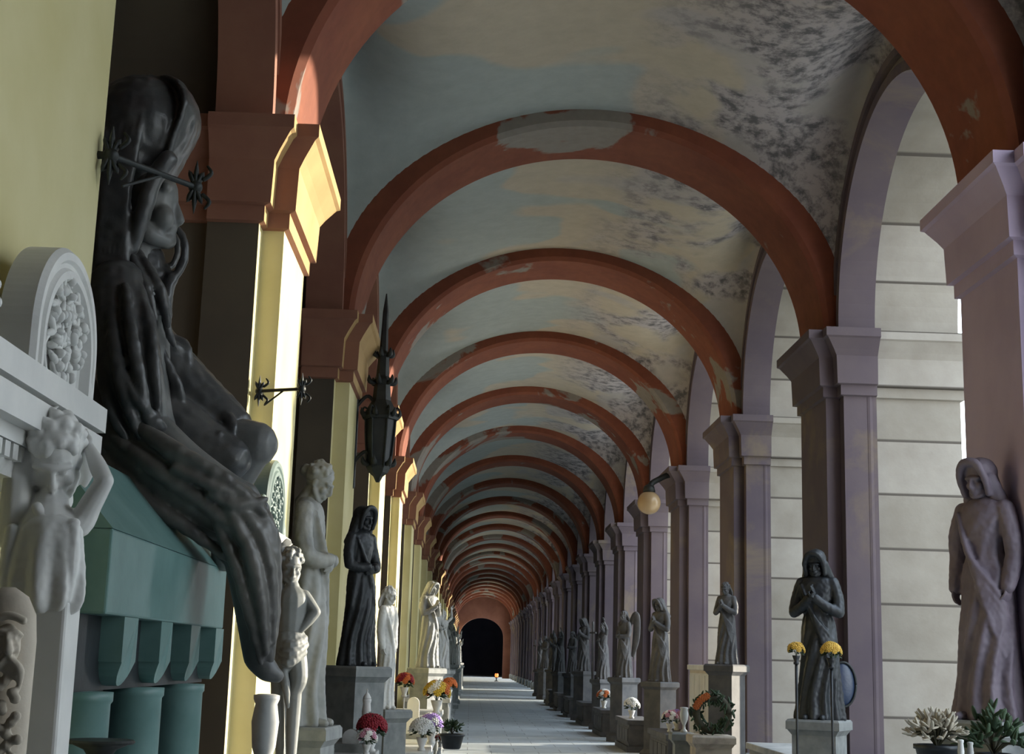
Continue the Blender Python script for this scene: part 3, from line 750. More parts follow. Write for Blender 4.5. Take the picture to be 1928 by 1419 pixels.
SL(bm, [(205, 790, -.10), (320, 890, -.22), (440, 962, -.24)], [84, 66, 50], 16)
SL(bm, [(440, 950, -.22), (480, 1010, -.25), (496, 1120, -.25), (505, 1240, -.22)], [44, 42, 32, 12], 14)
SL(bm, [(420, 980, -.10), (470, 1060, -.08), (490, 1170, -.10)], [46, 40, 18], 14)
for pts, r_ in [([(190, 800, -.30), (290, 880, -.38), (390, 950, -.36), (470, 1030, -.33)], (10, 15, 14, 9)), ([(215, 770, -.33), (320, 850, -.40), (420, 925, -.37), (490, 1000, -.33)], (9, 14, 13, 9)),
                ([(250, 790, -.36), (340, 850, -.41), (430, 905, -.38), (496, 965, -.32)], (8, 13, 12, 8)), ([(185, 850, -.28), (270, 940, -.34), (360, 1000, -.32), (440, 1060, -.28)], (10, 14, 12, 6)),
                ([(430, 960, -.36), (470, 1040, -.36), (490, 1130, -.34), (500, 1230, -.28)], (10, 13, 12, 6)), ([(452, 950, -.34), (498, 1030, -.33), (512, 1120, -.30), (516, 1210, -.26)], (10, 13, 11, 5)),
                ([(410, 990, -.34), (446, 1070, -.34), (470, 1160, -.32), (492, 1250, -.26)], (9, 12, 10, 5)), ([(470, 950, -.30), (512, 1000, -.28), (520, 1080, -.26)], (10, 12, 6)),
                ([(395, 930, -.40), (450, 950, -.38), (500, 940, -.32)], (7, 9, 6)), ([(330, 880, -.42), (400, 915, -.41), (455, 935, -.36)], (9, 10, 7)), ([(430, 1010, -.32), (455, 1100, -.32), (476, 1200, -.28)], (8, 10, 6))]:
    SL(bm, pts, r_, 10)
sculpt('robe', bm, 'mourner_robe', MR, .009, 3, .006, .045)
bm = bmesh.new()                                                        # wide sleeve of the near arm
SL(bm, [(222, 545, -.16), (232, 640, -.22), (250, 730, -.26), (268, 800, -.24)], [56, 62, 56, 42], 16)
for pts, r_ in [([(262, 540, -.24), (282, 620, -.32), (292, 700, -.36), (300, 790, -.32)], (8, 11, 11, 8)), ([(236, 540, -.32), (250, 640, -.40), (266, 730, -.42), (284, 812, -.36)], (9, 12, 12, 8)), ([(206, 560, -.30), (218, 660, -.40), (236, 750, -.42), (262, 822, -.36)], (9, 13, 13, 8)),
                ([(184, 580, -.24), (190, 680, -.34), (210, 770, -.38), (240, 830, -.34)], (9, 12, 12, 8)), ([(270, 780, -.36), (296, 796, -.36), (306, 812, -.28)], (9, 12, 9)), ([(230, 700, -.43), (262, 760, -.43), (296, 780, -.36)], (6, 8, 6))]:
    SL(bm, pts, r_, 10)
sculpt('sleeve', bm, 'mourner', MR, .009, 3, .005, .04)
bm = bmesh.new()                                                        # cloak over the far side and the lap
SL(bm, [(285, 640, .22), (350, 740, .28), (425, 806, .27)], [44, 62, 52], 16)
SL(bm, [(270, 760, .15), (360, 830, .16), (430, 862, .14)], [60, 62, 44], 16)
for pts, r_ in [([(278, 612, -.02), (312, 680, .02), (338, 735, .05), (344, 765, .08)], (7, 9, 10, 5)), ([(290, 632, .10), (330, 655, .16), (352, 690, .20)], (9, 13, 8)), ([(345, 690, .20), (400, 750, .24), (434, 800, .22)], (10, 12, 9)),
                ([(300, 640, .0), (326, 720, .06), (322, 770, .04)], (6, 8, 5)), ([(385, 810, .06), (392, 850, .04), (414, 815, .06)], (6, 8, 6)), ([(352, 685, .18), (348, 650, .2), (320, 635, .2)], (11, 11, 8)), ([(410, 770, .2), (436, 795, .14), (438, 830, .10)], (12, 12, 7))]:
    SL(bm, pts, r_, 10)
sculpt('cloak', bm, 'mourner', MR, .009, 3, .005, .04)
bm = bmesh.new()                                                        # mantle folds at the neck and breast
for pts, r_ in [([(258, 472, -.10), (288, 520, -.16), (306, 560, -.14), (316, 612, -.08)], (8, 10, 11, 7)), ([(246, 480, -.14), (276, 545, -.20), (292, 600, -.18)], (8, 10, 6)), ([(330, 424, .02), (346, 452, .02), (346, 490, .02), (325, 528, .0)], (6, 8, 9, 8)),
                ([(318, 425, .10), (334, 455, .10), (330, 490, .10), (308, 515, .06)], (6, 7, 7, 6)), ([(268, 470, .05), (300, 500, .05), (325, 528, .0)], (12, 15, 10)), ([(322, 525, .0), (312, 560, -.02), (318, 600, -.02)], (12, 13, 6)),
                ([(296, 560, -.10), (288, 600, -.12), (276, 625, -.12)], (8, 8, 6)), ([(306, 560, -.05), (316, 620, -.03), (326, 648, .02)], (8, 8, 6)), ([(250, 500, -.12), (240, 560, -.20), (236, 640, -.22)], (16, 14, 8))]:
    SL(bm, pts, r_, 10)
SL(bm, [(262, 490, .05), (285, 560, .05), (292, 620, .06)], [48, 40, 26], 14)
sculpt('mantle', bm, 'mourner', MR, .008, 2, .004, .03)
bm = bmesh.new()                                                        # deep hood and veil
ell(bm, S(264, 240, .0), (95*kx, 92*kx, 100*kx)); ell(bm, S(250, 310, .02), (68*kx, 80*kx, 78*kx))
SL(bm, [(292, 148, 0), (338, 168, 0), (360, 214, 0), (342, 268, 0), (318, 322, 0)], [16, 52, 74, 66, 50], 14, .2)
SL(bm, [(316, 300, -.17), (286, 345, -.18), (268, 405, -.18), (250, 468, -.14)], [18, 17, 16, 12], 12)
SL(bm, [(316, 300, .17), (286, 345, .18), (268, 405, .18), (250, 468, .14)], [18, 17, 16, 12], 12)
SL(bm, [(226, 300, .03), (206, 430, .03), (196, 560, .05), (196, 700, .08)], [84, 72, 66, 60], 18)
for i in range(6): SL(bm, [(200+14*i, 250-8*i, -.20), (196+8*i, 380, -.19), (186+10*i, 520, -.17), (180+12*i, 690, -.16)], [9, 10, 10, 7], 8)
sculpt('hood', bm, 'mourner', MR, .010, 3, .006, .05)
bm = bmesh.new(); a_, b_ = S(190, 860, 0), S(420, 985, .0)
box(bm, (-.40, -.16, -.02), (.10, .40, .06)); bevel(bm, .02, 2); obj('seat_block', bm, 'mourner', MR)

# ---- second tomb, at the next pier, carried by a youth
T1 = pier_tomb(9.02, -1.42, .19, 'pale tomb with ribbed round tablet, carried by a youth beside the sunlit pier', 'greenish', 'white')
P = lambda x, y, dy=0: at(x, y, 8.45+dy) - Vector(T1.location)
px = 8.55/F_PX; bm = bmesh.new()
hm = frame(P(548, 1066), (.35, -1, -.35), (.1, -.3, 1), .78); head(bm, hm)
limb(bm, [P(550, 1105), P(550, 1125), P(548, 1165), P(546, 1200), P(545, 1230)], [14*px, 30*px, 28*px, 24*px, 27*px], 14)
arm(bm, P(527, 1122), P(514, 1075, -.02), P(528, 1036), [12*px, 10*px, 8*px], .7, P(545, 1018, .05), (0, 1, 0), -1, .2)
arm(bm, P(573, 1122), P(594, 1152, -.02), P(566, 1186, -.04), [12*px, 10*px, 8*px], .7, P(548, 1194, -.04), (0, 1, 0), 1, .4)
limb(bm, [P(556, 1225), P(562, 1275, -.03), P(555, 1300, -.03)], [20*px, 17*px, 13*px], 12); limb(bm, [P(555, 1300, -.03), P(552, 1345), P(548, 1440)], [13*px, 13*px, 8*px], 12)
limb(bm, [P(535, 1225), P(526, 1275, -.02), P(522, 1300, -.02)], [20*px, 16*px, 12*px], 12); limb(bm, [P(522, 1300, -.02), P(524, 1350, .03), P(530, 1440, .03)], [12*px, 12*px, 8*px], 12)
for x in (548, 530): limb(bm, [P(x, 1440), P(x-3, 1452, -.10)], [9*px, 7*px], 10)
sculpt('supporting_youth', bm, 'midgrey', T1, .006, 2)
bm = bmesh.new(); hair_cap(bm, hm, 40, 8, 0, False); sculpt('hair', bm, 'midgrey', T1, .006, 1)
bm = bmesh.new()
for pts, r_ in [([(524, 1204, -.02), (548, 1214, -.09), (572, 1202, -.02)], (8, 10, 8)), ([(522, 1218, -.02), (546, 1232, -.10), (574, 1214, -.02)], (8, 11, 8)), ([(524, 1232, -.02), (542, 1248, -.10), (572, 1228, -.03)], (7, 9, 7)), ([(530, 1250, -.04), (538, 1290, -.09), (542, 1330, -.05)], (9, 8, 4))]:
    limb(bm, [P(*p) for p in pts], [v*px for v in r_], 10)
limb(bm, [P(546, 1205), P(545, 1240)], [30*px, 30*px], 14)
sculpt('loincloth', bm, 'midgrey', T1, .006, 2, .002, .02)
bm = bmesh.new(); fz = P(540, 1458).z; pc = P(538, 1440)
box(bm, (pc.x-.16, pc.y-.20, .0), (pc.x+.16, pc.y+.18, fz)); bevel(bm, .01, 2); obj('base', bm, 'granite', T1)

# ---- left statues along the piers
def place(px_, py_, Y): 
    p = at(px_, py_, Y); return p
def std(name, label, pxc, pytop, Y, zfeet, rz, mat, **kw):
    p = at(pxc, pytop, Y); h = (p.z-zfeet)/1.0
    kw.setdefault('ped', (.46, .46, zfeet))
    return robed(name, label, (p.x, Y, 0), rz, h, mat, ped=kw.pop('ped'), **kw)
std('cloaked_statue', 'tall grey cloaked figure with bowed head behind the youth carrying a tablet', 588, 872, 10.6, 1.0, 1.45, 'midgrey', slim=.84, hood=False, bow=.55, pose='clasp', seed=4)
std('bronze_statue', 'dark bronze standing figure in a wide hood, black against the lit pier strip', 683, 958, 12.9, 1.42, .9, 'bronze', hood=True, bow=.1, pose='clasp', seed=6, pmat='granite', ped=(.38, .38, 1.42), slim=.9)
std('girl_statue', 'slender white marble girl in sunlight on the left, head turned to the aisle', 733, 1100, 15.9, .98, .9, 'white', hood=False, bow=.2, pose='down', seed=9, slim=.62, ped=(.36, .36, .95))

# ------------------------------------------------------------------ tomb blocks, flowers, small things
def tomb(name, label, x0, x1, y0, y1, h, mat, top='white', group=None):
    cx_, cy_ = (x0+x1)/2, (y0+y1)/2; w, d = (x1-x0)/2, (y1-y0)/2
    t = thing(name, label, 'tomb', (cx_, cy_, 0), 0, group)
    bm = bmesh.new(); box(bm, (-w, -d, 0), (w, d, .10)); box(bm, (-w+.04, -d+.04, .10), (w-.04, d-.04, h-.08)); obj('chest', bm, mat, t)
    bm = bmesh.new(); box(bm, (-w, -d, h-.08), (w, d, h)); bevel(bm, .012, 2); obj('cover_slab', bm, top, t)
    for sd in (-1, 1):
        bm = bmesh.new(); n = 4; a, b = sorted((sd*(w-.045), sd*(w-.032))); box(bm, (a, -d+.10, .15), (b, d-.10, h-.13))
        for i in range(n):
            y = -d+.12+i*(2*d-.24)/n; a, b = sorted((sd*(w-.036), sd*(w-.020))); box(bm, (a, y+.03, .18), (b, y+(2*d-.24)/n-.03, h-.16))
        obj('side_panel', bm, top, t)
    return t
def blossom_mesh(col):
    bm = bmesh.new()
    for ring, (n, r, z, s) in enumerate(((8, .026, .0, .016), (6, .016, .010, .013), (1, 0, .016, .011))):
        for i in range(n):
            a = 2*PI*i/n+ring*.4; ell(bm, (r*math.cos(a), r*math.sin(a), z), (s*1.1, s*.8, s*.5), (0, -.5 if r else 0, a), 8)
    me = bpy.data.meshes.new('blossom'); bmesh.ops.recalc_face_normals(bm, faces=bm.faces[:]); bm.to_mesh(me); bm.free(); me.materials.append(M[col])
    me.polygons.foreach_set('use_smooth', [True]*len(me.polygons)); return me
BL = {}
def bouquet(label, x, y, z0, R, cols, n, pot='white', stand=0.0, seed=1, group=None, name='flower_bouquet'):
    rnd = random.Random(seed); t = thing(name, label, 'flowers', (x, y, z0), 0, group)
    h = R*1.1; bm = bmesh.new(); b = stand
    if stand: lathe(bm, [(.07, 0), (.06, .02), (.012, .05), (.010, stand*.6), (.014, stand)], (0, 0, 0), 12)
    lathe(bm, [(R*.32, b), (R*.36, b+.02), (R*.22, b+h*.25), (R*.40, b+h*.7), (R*.50, b+h), (R*.44, b+h*1.0), (R*.34, b+h*.75)], (0, 0, 0), 20); obj('vase', bm, pot, t, smooth=True)
    bm = bmesh.new(); c = Vector((0, 0, b+h+R*.55))
    for i in range(90):
        a, e, q = rnd.uniform(0, 2*PI), rnd.uniform(-.5, 1.4), rnd.uniform(.5, 1.05)*R
        d_ = Vector((math.cos(a)*math.cos(e), math.sin(a)*math.cos(e), math.sin(e))); p = c+d_*q; s_ = d_.orthogonal().normalized()*R*.10
        v = [bm.verts.new(w_) for w_ in (p-d_*R*.22, p+s_, p+d_*R*.28, p-s_)]; bm.faces.new(v)
        if i % 6 == 0: limb(bm, [(0, 0, b+h*.8), tuple(c*.6+p*.4), tuple(p)], R*.018, 5, 2)
    obj('foliage', bm, 'leaf', t, recalc=False)
    for i in range(n):
        col = cols[i % len(cols)]
        if col not in BL: BL[col] = blossom_mesh(col)
        e = math.asin(min(1, .05+.93*(i+.5)/n)); a = i*2.4
        d_ = Vector((math.cos(a)*math.cos(e), math.sin(a)*math.cos(e), math.sin(e)))
        o = bpy.data.objects.new('blossom', BL[col]); COL.objects.link(o); o.parent = t; o.location = c+d_*R*.98
        o.rotation_euler = d_.to_track_quat('Z', 'Y').to_euler(); o.scale = (R/.105*rnd.uniform(.8, 1.15),)*3
    return t
def bq(label, px_, py_, Y, z0, rpx, cols, n, **kw):
    p = at(px_, py_, Y); R = rpx*Y/F_PX
    st = max(0.0, p.z - z0 - R*1.65) if kw.pop('tall', False) else 0.0
    return bouquet(label, p.x, Y, z0, R, cols, n, stand=st, **kw)

# left: low tombs along the foot of the piers, with flowers on them
tomb('low_tomb', 'low grey tomb under the bronze figure with dark red flowers on it', -1.21, -.74, 11.2, 12.3, .74, 'granite', 'grey')
tomb('low_tomb', 'low pale tomb before the sunlit girl statue, white flowers on its slab', -1.21, -.45, 17.1, 20.4, .42, 'granite', 'white')
tomb('low_tomb', 'grey chest tomb on the left under the yellow and orange bouquet', -1.21, -.42, 21.2, 24.2, .68, 'granite', 'grey')
tomb('low_tomb', 'grey chest tomb on the left under the rust coloured flowers', -1.21, -.34, 26.4, 29.1, .80, 'granite', 'grey')
bq('dark red flowers in a white vase on the low tomb under the bronze figure', 700, 1372, 11.95, .74, 25, ['fl_red'], 24, seed=2)
bq('small white and pink bunch in front of the dark red flowers', 690, 1408, 11.6, .74, 17, ['fl_white', 'fl_pink'], 16, seed=3)
bq('bunch of white flowers low on the left beside the aisle floor', 794, 1398, 17.5, .42, 21, ['fl_white'], 26, seed=4)
bq('purple and white flowers on the left behind the white bunch', 812, 1362, 18.9, .42, 20, ['fl_purple', 'fl_white', 'fl_purple'], 26, seed=5)
bq('small red flowers at the aisle edge beside the purple bunch', 829, 1384, 18.2, .42, 9, ['fl_red', 'fl_pink'], 10, seed=6)
bq('yellow and orange bouquet with much foliage on the left', 822, 1320, 22.2, .68, 22, ['fl_yellow', 'fl_orange', 'fl_yellow', 'fl_white'], 26, seed=7)
bq('rust orange flowers in a white vase far along the left', 846, 1290, 27.2, .80, 13, ['fl_orange'], 18, seed=8)
bq('dull red flowers against the left piers behind the girl statue', 762, 1284, 21.8, .68, 16, ['fl_orange', 'fl_red'], 20, seed=9, tall=True)
# white urns, slabs and planters on the left
def urn(label, px_, py_top, Y, z0, wpx, mat='white', cat='urn', name='stone_urn', grp=None, lid=True):
    p = at(px_, py_top, Y); h = p.z-z0; r = wpx*Y/F_PX/2
    t = thing(name, label, cat, (p.x, Y, z0), 0, grp)
    bm = bmesh.new(); lathe(bm, [(r*.75, 0), (r*.75, h*.06), (r*.35, h*.12), (r*.30, h*.24), (r*.85, h*.42), (r, h*.62), (r*.8, h*.76), (r*.95, h*.80), (r*.95, h*.83), (r*.6, h*.84)], (0, 0, 0), 28); obj('bowl', bm, mat, t, smooth=True)
    if lid:
        bm = bmesh.new(); lathe(bm, [(r*.9, h*.83), (r*.85, h*.86), (r*.4, h*.92), (r*.14, h*.94), (r*.18, h*.97), (r*.05, h)], (0, 0, 0), 24); obj('lid', bm, mat, t, smooth=True)
    return t
urn('slim white urn lit by sun beside the dark red flowers', 692, 1296, 12.1, .74, 17)
urn('open stone bowl on a stem before the tomb carried by a youth', 505, 1268, 7.95, .72, 50, 'grey', 'bowl', 'stone_bowl', lid=False)
t_ = thing('grave_stand', 'narrow granite block carrying the stone bowl at the foot of the youth', 'pedestal', (at(505, 1300, 7.95).x, 7.95, 0)); pedestal('block', t_, .24, .24, .72, 'granite')
def stele(label, px_, py_top, Y, z0, wpx, mat):
    p = at(px_, py_top, Y); w = wpx*Y/F_PX/2; h = p.z-z0
    t = thing('gravestone', label, 'gravestone', (p.x, Y, z0)); bm = bmesh.new(); n = 14
    o = [(-w, .06), (-w, h-w)] + [(-w*math.cos(PI*i/n), h-w+w*math.sin(PI*i/n)) for i in range(n+1)] + [(w, h-w), (w, .06)]
    f = [bm.verts.new((x, -.06, z)) for x, z in o]; b = [bm.verts.new((x, .06, z)) for x, z in o]
    bm.faces.new(f[::-1]); bm.faces.new(b)
    for i in range(len(o)): j = (i+1) % len(o); bm.faces.new((f[i], f[j], b[j], b[i]))
    bmesh.ops.remove_doubles(bm, verts=bm.verts[:], dist=.0005); obj('slab', bm, mat, t)
    bm = bmesh.new(); box(bm, (-w-.05, -.12, 0), (w+.05, .12, .07)); obj('foot', bm, 'granite', t)
stele('pale round topped gravestone on the left below the yellow bouquet', 779, 1312, 20.0, .42, 22, 'white')
stele('small white gravestone on the low tomb under the bronze figure', 662, 1372, 11.9, .74, 30, 'grey')
def planter(label, x, y, z0, r, h, mat='bronze', leaf='leaf', n=60, spread=1.0, seed=1, leafsz=.05, cat='plant', grp=None):
    t = thing('potted_plant', label, cat, (x, y, z0), 0, grp); rnd = random.Random(seed)
    bm = bmesh.new(); lathe(bm, [(r*.62, 0), (r*.70, h*.1), (r*.92, h*.85), (r*1.02, h*.87), (r*1.02, h), (r*.88, h), (r*.85, h*.85)], (0, 0, 0), 24); obj('pot', bm, mat, t, smooth=True)
    bm = bmesh.new(); tips = []
    for i in range(n):
        a, e, L = rnd.uniform(0, 2*PI), rnd.uniform(.25, 1.5), rnd.uniform(.5, 1)*spread
        d_ = Vector((math.cos(a)*math.cos(e), math.sin(a)*math.cos(e), math.sin(e))); tips.append((Vector((0, 0, h))+d_*L, d_))
        if i % 3 == 0: limb(bm, [(0, 0, h*.9), tuple(Vector((0, 0, h))+d_*L*.5+Vector((0, 0, .03))), tuple(tips[-1][0])], .006, 5, 2)
    obj('stems', bm, 'stem', t); bm = bmesh.new()
    for p, d_ in tips:
        for q in range(2):
            v = (d_+Vector((rnd.gauss(0, .5), rnd.gauss(0, .5), rnd.gauss(0, .4)))).normalized(); s_ = v.orthogonal().normalized()
            ell(bm, p+v*leafsz*.6, (leafsz*.28, leafsz*.16, leafsz*.75), v.to_track_quat('Z', 'Y').to_euler(), 8)
    obj('leaves', bm, leaf, t, smooth=True)
p = at(850, 1408, 18.0); planter('dark round planter at the aisle edge beside the white flowers', p.x, 18.0, .42, .16, .18, 'bronze', 'leaf', 40, .14, 3, .05)

# iron brackets on the left piers
def bracket(label, p0, p1, back):
    r = thing('iron_bracket', label, 'bracket', p0); v = Vector(p1)-Vector(p0)
    bm = bmesh.new(); limb(bm, [(0, 0, 0), tuple(v*.5), tuple(v)], .011, 8); limb(bm, [tuple(v*.15+Vector((0, 0, -.09))), tuple(v*.35+Vector((0, 0, -.05))), tuple(v*.6)], .006, 6); obj('bar', bm, 'iron', r, smooth=True)
    def leafy(c, nm):
        bm = bmesh.new()
        for s_ in (1, -1):
            for k_, a in enumerate((-.55, 0, .55)):
                d_ = Vector((math.sin(a)*.7, math.sin(a)*.25, s_*math.cos(a))); limb(bm, [tuple(c), tuple(c+d_*.05), tuple(c+d_*(.10 if k_ == 1 else .07)+Vector((0, 0, .0)))], [.016, .020, .003], 8, 3, .5)
            limb(bm, [tuple(c+Vector((.03, 0, s_*.03))), tuple(c+Vector((.055, 0, s_*.055))), tuple(c+Vector((.04, 0, s_*.08)))], [.008, .008, .005], 6)
        ell(bm, c, .026); obj(nm, bm, 'iron', r, smooth=True)
    leafy(Vector((0, 0, 0)), 'rosette'); leafy(v, 'finial')
    bm = bmesh.new(); b = Vector(back); limb(bm, [(0, 0, 0), tuple(b)], .014, 8); obj('wall_pin', bm, 'iron', r)
bracket('wrought iron bracket with leafy ends on the sunlit pier', at(488, 736, 8.74), at(568, 732, 8.62), (0, .12, 0))
bracket('dark iron bracket crossing in front of the mourner hood', at(192, 292, 4.52)+Vector((.03, 0, 0)), at(368, 352, 4.98), (-.09, .0, 0))
# iron lantern with a tall spire on the bronze figure's pier
p = at(712, 890, 14.9); q = at(704, 552, 14.9); H = q.z-p.z
LN = thing('wall_lantern', 'dark iron lantern with tall spire and scrolls on the left pier behind the bronze figure', 'lantern', (p.x, 14.9, p.z))
bm = bmesh.new(); n = 6
lathe(bm, [(.02, -.10), (.05, -.04), (.10, 0), (.12, .04), (.13, .07)], (0, 0, 0), n); obj('base', bm, 'iron', LN)
bm = bmesh.new()
for i in range(n):
    a = 2*PI*i/n; limb(bm, [(.12*math.cos(a), .12*math.sin(a), .06), (.15*math.cos(a), .15*math.sin(a), .38), (.16*math.cos(a), .16*math.sin(a), .58)], .013, 6)
    limb(bm, [(.16*math.cos(a), .16*math.sin(a), .56), (.20*math.cos(a), .20*math.sin(a), .62), (.18*math.cos(a), .18*math.sin(a), .70), (.12*math.cos(a), .12*math.sin(a), .66)], .012, 6)
obj('frame', bm, 'iron', LN, smooth=True)
bm = bmesh.new(); lathe(bm, [(.115, .06), (.155, .57)], (0, 0, 0), n); obj('panes', bm, 'bronze', LN)
bm = bmesh.new(); lathe(bm, [(.19, .57), (.20, .60), (.10, .78), (.085, .95), (.105, 1.0), (.07, 1.04), (.06, 1.25), (.075, 1.28), (.045, 1.32), (.03, H*.9), (.006, H)], (0, 0, 0), n); obj('spire', bm, 'iron', LN)
for z, r_ in ((.10, .20), (.62, .24), (.98, .17), (1.28, .12)):
    for i in range(n):
        a = 2*PI*i/n+.3; c_ = (r_*.8*math.cos(a), r_*.8*math.sin(a), z)
        bm = bmesh.new(); limb(bm, [(c_[0]*.4, c_[1]*.4, z-.02), c_, (c_[0]*1.1, c_[1]*1.1, z+.06)], [.014, .030, .008], 8); obj('crocket', bm, 'iron', LN, smooth=True)
bm = bmesh.new(); dx = -1.31-p.x
for z in (.0, .6): limb(bm, [(dx, 0, z+.1), (dx*.6, 0, z+.22), (dx*.3, 0, z+.16), (0, 0, z)], .02, 8)
limb(bm, [(dx, 0, -.15), (dx, 0, .85)], .03, 8); obj('arm', bm, 'iron', LN, smooth=True)
# globe lamp on the right
p0 = at(1262, 893, 24.25); p1 = at(1222, 944, 24.1)
GL = thing('globe_lamp', 'round cream glass globe lamp on a curved arm from the right piers', 'lamp', p0); v = p1-p0
bm = bmesh.new(); limb(bm, [(.25, .12, .03), (0, 0, .0), (v.x*.55, v.y*.5, -.10), (v.x*.95, v.y, v.z*.45), tuple(v*.98)], [.06, .055, .05, .05, .05], 10); obj('arm', bm, 'iron', GL, smooth=True)
bm = bmesh.new(); lathe(bm, [(.03, .30), (.09, .26), (.11, .17), (.06, .16)], v, 20); obj('cap', bm, 'iron', GL, smooth=True)
bm = bmesh.new(); ell(bm, v+Vector((0, 0, -.02)), .20, (0, 0, 0), 28); obj('globe', bm, 'globe', GL, smooth=True)
# lamp table in the near left corner
p = at(190, 1392, 4.55); LT = thing('iron_table', 'small dark round iron table top at the lower left edge, before the sarcophagus', 'table', (p.x, 4.55, 0))
bm = bmesh.new(); lathe(bm, [(.10, p.z-.012), (.105, p.z-.006), (.10, p.z)], (0, 0, 0), 28); obj('top', bm, 'iron', LT)
bm = bmesh.new(); lathe(bm, [(.09, 0), (.085, .03), (.02, .07), (.016, p.z-.08), (.05, p.z-.03), (.09, p.z-.012)], (0, 0, 0), 20); obj('stem', bm, 'iron', LT, smooth=True)

# ---- more left statues, fading down the arcade
proto_a = robed('stone_statue', 'grey veiled stone statue on the left, first beyond the girl in white', (-.74, 24.85, 0), .9, 1.45, 'midgrey', 'pray', (.40, .40, 1.35), 'granite', hood=True, bow=.3, seed=12, group='statues along the left piers')
proto_b = robed('stone_statue', 'grey winged stone statue on the left, second beyond the girl in white', (-.74, 29.8, 0), 1.0, 1.35, 'midgrey', 'clasp', (.40, .40, 1.30), 'granite', bow=.2, seed=13, wing=True, group='statues along the left piers')
proto_c = robed('stone_statue', 'pale stone statue holding a tall cross on the left, third beyond the girl in white', (-.70, 35.0, 0), .8, 1.4, 'grey', 'raise', (.40, .40, 1.25), 'granite', bow=.0, seed=15, cross=True, group='statues along the left piers')
ords = ['fourth', 'fifth', 'sixth', 'seventh', 'eighth', 'ninth', 'tenth', 'eleventh', 'twelfth']
kinds = {0: (proto_a, 'grey veiled stone statue'), 1: (proto_b, 'grey winged stone statue'), 2: (proto_c, 'pale stone statue with a cross')}
for i, o_ in enumerate(ords):
    pr_, nm = kinds[(i*2+1) % 3]
    dup(pr_, (-.72+.04*(i % 3), 40.1+5.1*i, 0), .8+.1*(i % 3), '%s on the left, %s beyond the girl in white' % (nm, o_), 'statues along the left piers', .95+.05*(i % 2))
proto_t = tomb('low_tomb', 'low grey chest tomb on the left behind the rust coloured flowers', -1.21, -.55, 31.2, 34.1, .7, 'granite', 'grey', 'chest tombs far along the left')
for i, o_ in enumerate(('second', 'third', 'fourth', 'fifth', 'sixth')):
    dup(proto_t, (proto_t.location.x, 37.75+5.1*i, 0), 0, 'low grey chest tomb on the left, %s beyond the rust coloured flowers' % o_, 'chest tombs far along the left')

# ------------------------------------------------------------------ RIGHT
std('hooded_statue', 'dark hooded statue on a tall pedestal before the second right pier', 1538, 1040, 13.2, 1.06, -.5, 'bronze', hood=True, bow=.35, pose='pray', seed=21, ped=(.40, .40, 1.06), pmat='granite')
bq('small yellow flowers on a thin stand left of the dark hooded statue', 1499, 1225, 12.7, 0, 15, ['gold'], 16, seed=31, tall=True, pot='bronze')
bq('bright yellow flower ball on a thin stand right of the dark hooded statue', 1565, 1228, 12.6, 0, 18, ['gold'], 26, seed=32, tall=True, pot='bronze')
p = at(1587, 1288, 13.66); PL = thing('oval_plaque', 'dark blue oval portrait plaque below the bright yellow flowers', 'plaque', p)
bm = bmesh.new(); ell(bm, (0, 0, 0), (.115, .03, .20), (0, 0, 0), 28); obj('plate', bm, 'enamel', PL, smooth=True)
bm = bmesh.new(); limb(bm, [(.122*math.cos(a), -.012, .207*math.sin(a)) for a in [2*PI*i/24 for i in range(25)]], .012, 8, 2, 1, False); obj('rim', bm, 'iron', PL, smooth=True)
bm = bmesh.new(); limb(bm, [(.03, .0, 0), (.03, .20, 0)], .02, 8); obj('fixing', bm, 'iron', PL)
std('draped_statue', 'large draped mauve grey statue at the right edge, before the nearest right pier', 1850, 872, 9.15, 1.22, -1.0, 'lilac_stone', hood=True, bow=.2, pose='down', seed=23, ped=(.52, .52, 1.22), pmat='granite', voxel=.009)
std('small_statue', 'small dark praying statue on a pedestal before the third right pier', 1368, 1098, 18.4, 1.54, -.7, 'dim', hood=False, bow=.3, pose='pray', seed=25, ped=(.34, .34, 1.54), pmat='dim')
# tombs in and before the openings
tomb('opening_tomb', 'dark tomb in the nearest right opening behind the mauve grey statue', 3.60, 4.55, 10.4, 12.6, .80, 'dim', 'granite')
tomb('opening_tomb', 'grey tomb in the second right opening, beyond the hooded statue', 3.45, 4.3, 15.6, 18.0, .60, 'granite', 'grey')
tomb('opening_tomb', 'tall warm stone tomb in the third right opening with a lit top', 3.50, 4.4, 20.9, 23.2, 1.53, 'warm', 'white')
tomb('opening_tomb', 'dark tomb in the fourth right opening, below the globe lamp', 3.60, 4.3, 26.9, 28.2, .50, 'granite', 'granite')
tomb('low_tomb', 'low tomb at the lower right edge under the pale leaved plant and white vases', 2.66, 3.45, 7.7, 8.6, .92, 'dim', 'granite')
p = at(1764, 1362, 8.1); planter('bushy plant with pale leaves in a dark pot at the lower right edge', p.x, 8.1, .92, .13, .19, 'bronze', 'leaf_pale', 90, .17, 8, .042)
p = at(1868, 1345, 8.35); planter('dark leafy plant right of the white vases, before the mauve grey statue', p.x, 8.35, .92, .10, .14, 'bronze', 'leaf', 60, .24, 9, .06)
urn('slim white vase at the lower right edge', 1808, 1376, 7.9, .92, 12, 'white', 'vase', 'white_vase', lid=False)
urn('shorter grey vase right of the slim white vase', 1826, 1382, 8.0, .92, 12, 'grey', 'vase', 'white_vase', lid=False)
t_ = thing('flower_pedestal', 'pale stone pedestal under the dark wreath on the right', 'pedestal', (at(1338, 1400, 17.0).x, 17.0, 0)); pedestal('block', t_, .42, .42, .72, 'warm')
W = thing('wreath', 'dark leafy wreath with orange flowers leaning on the pale pedestal', 'wreath', (t_.location.x+.02, 17.0, .72))
bm = bmesh.new(); rnd = random.Random(4); R = .19
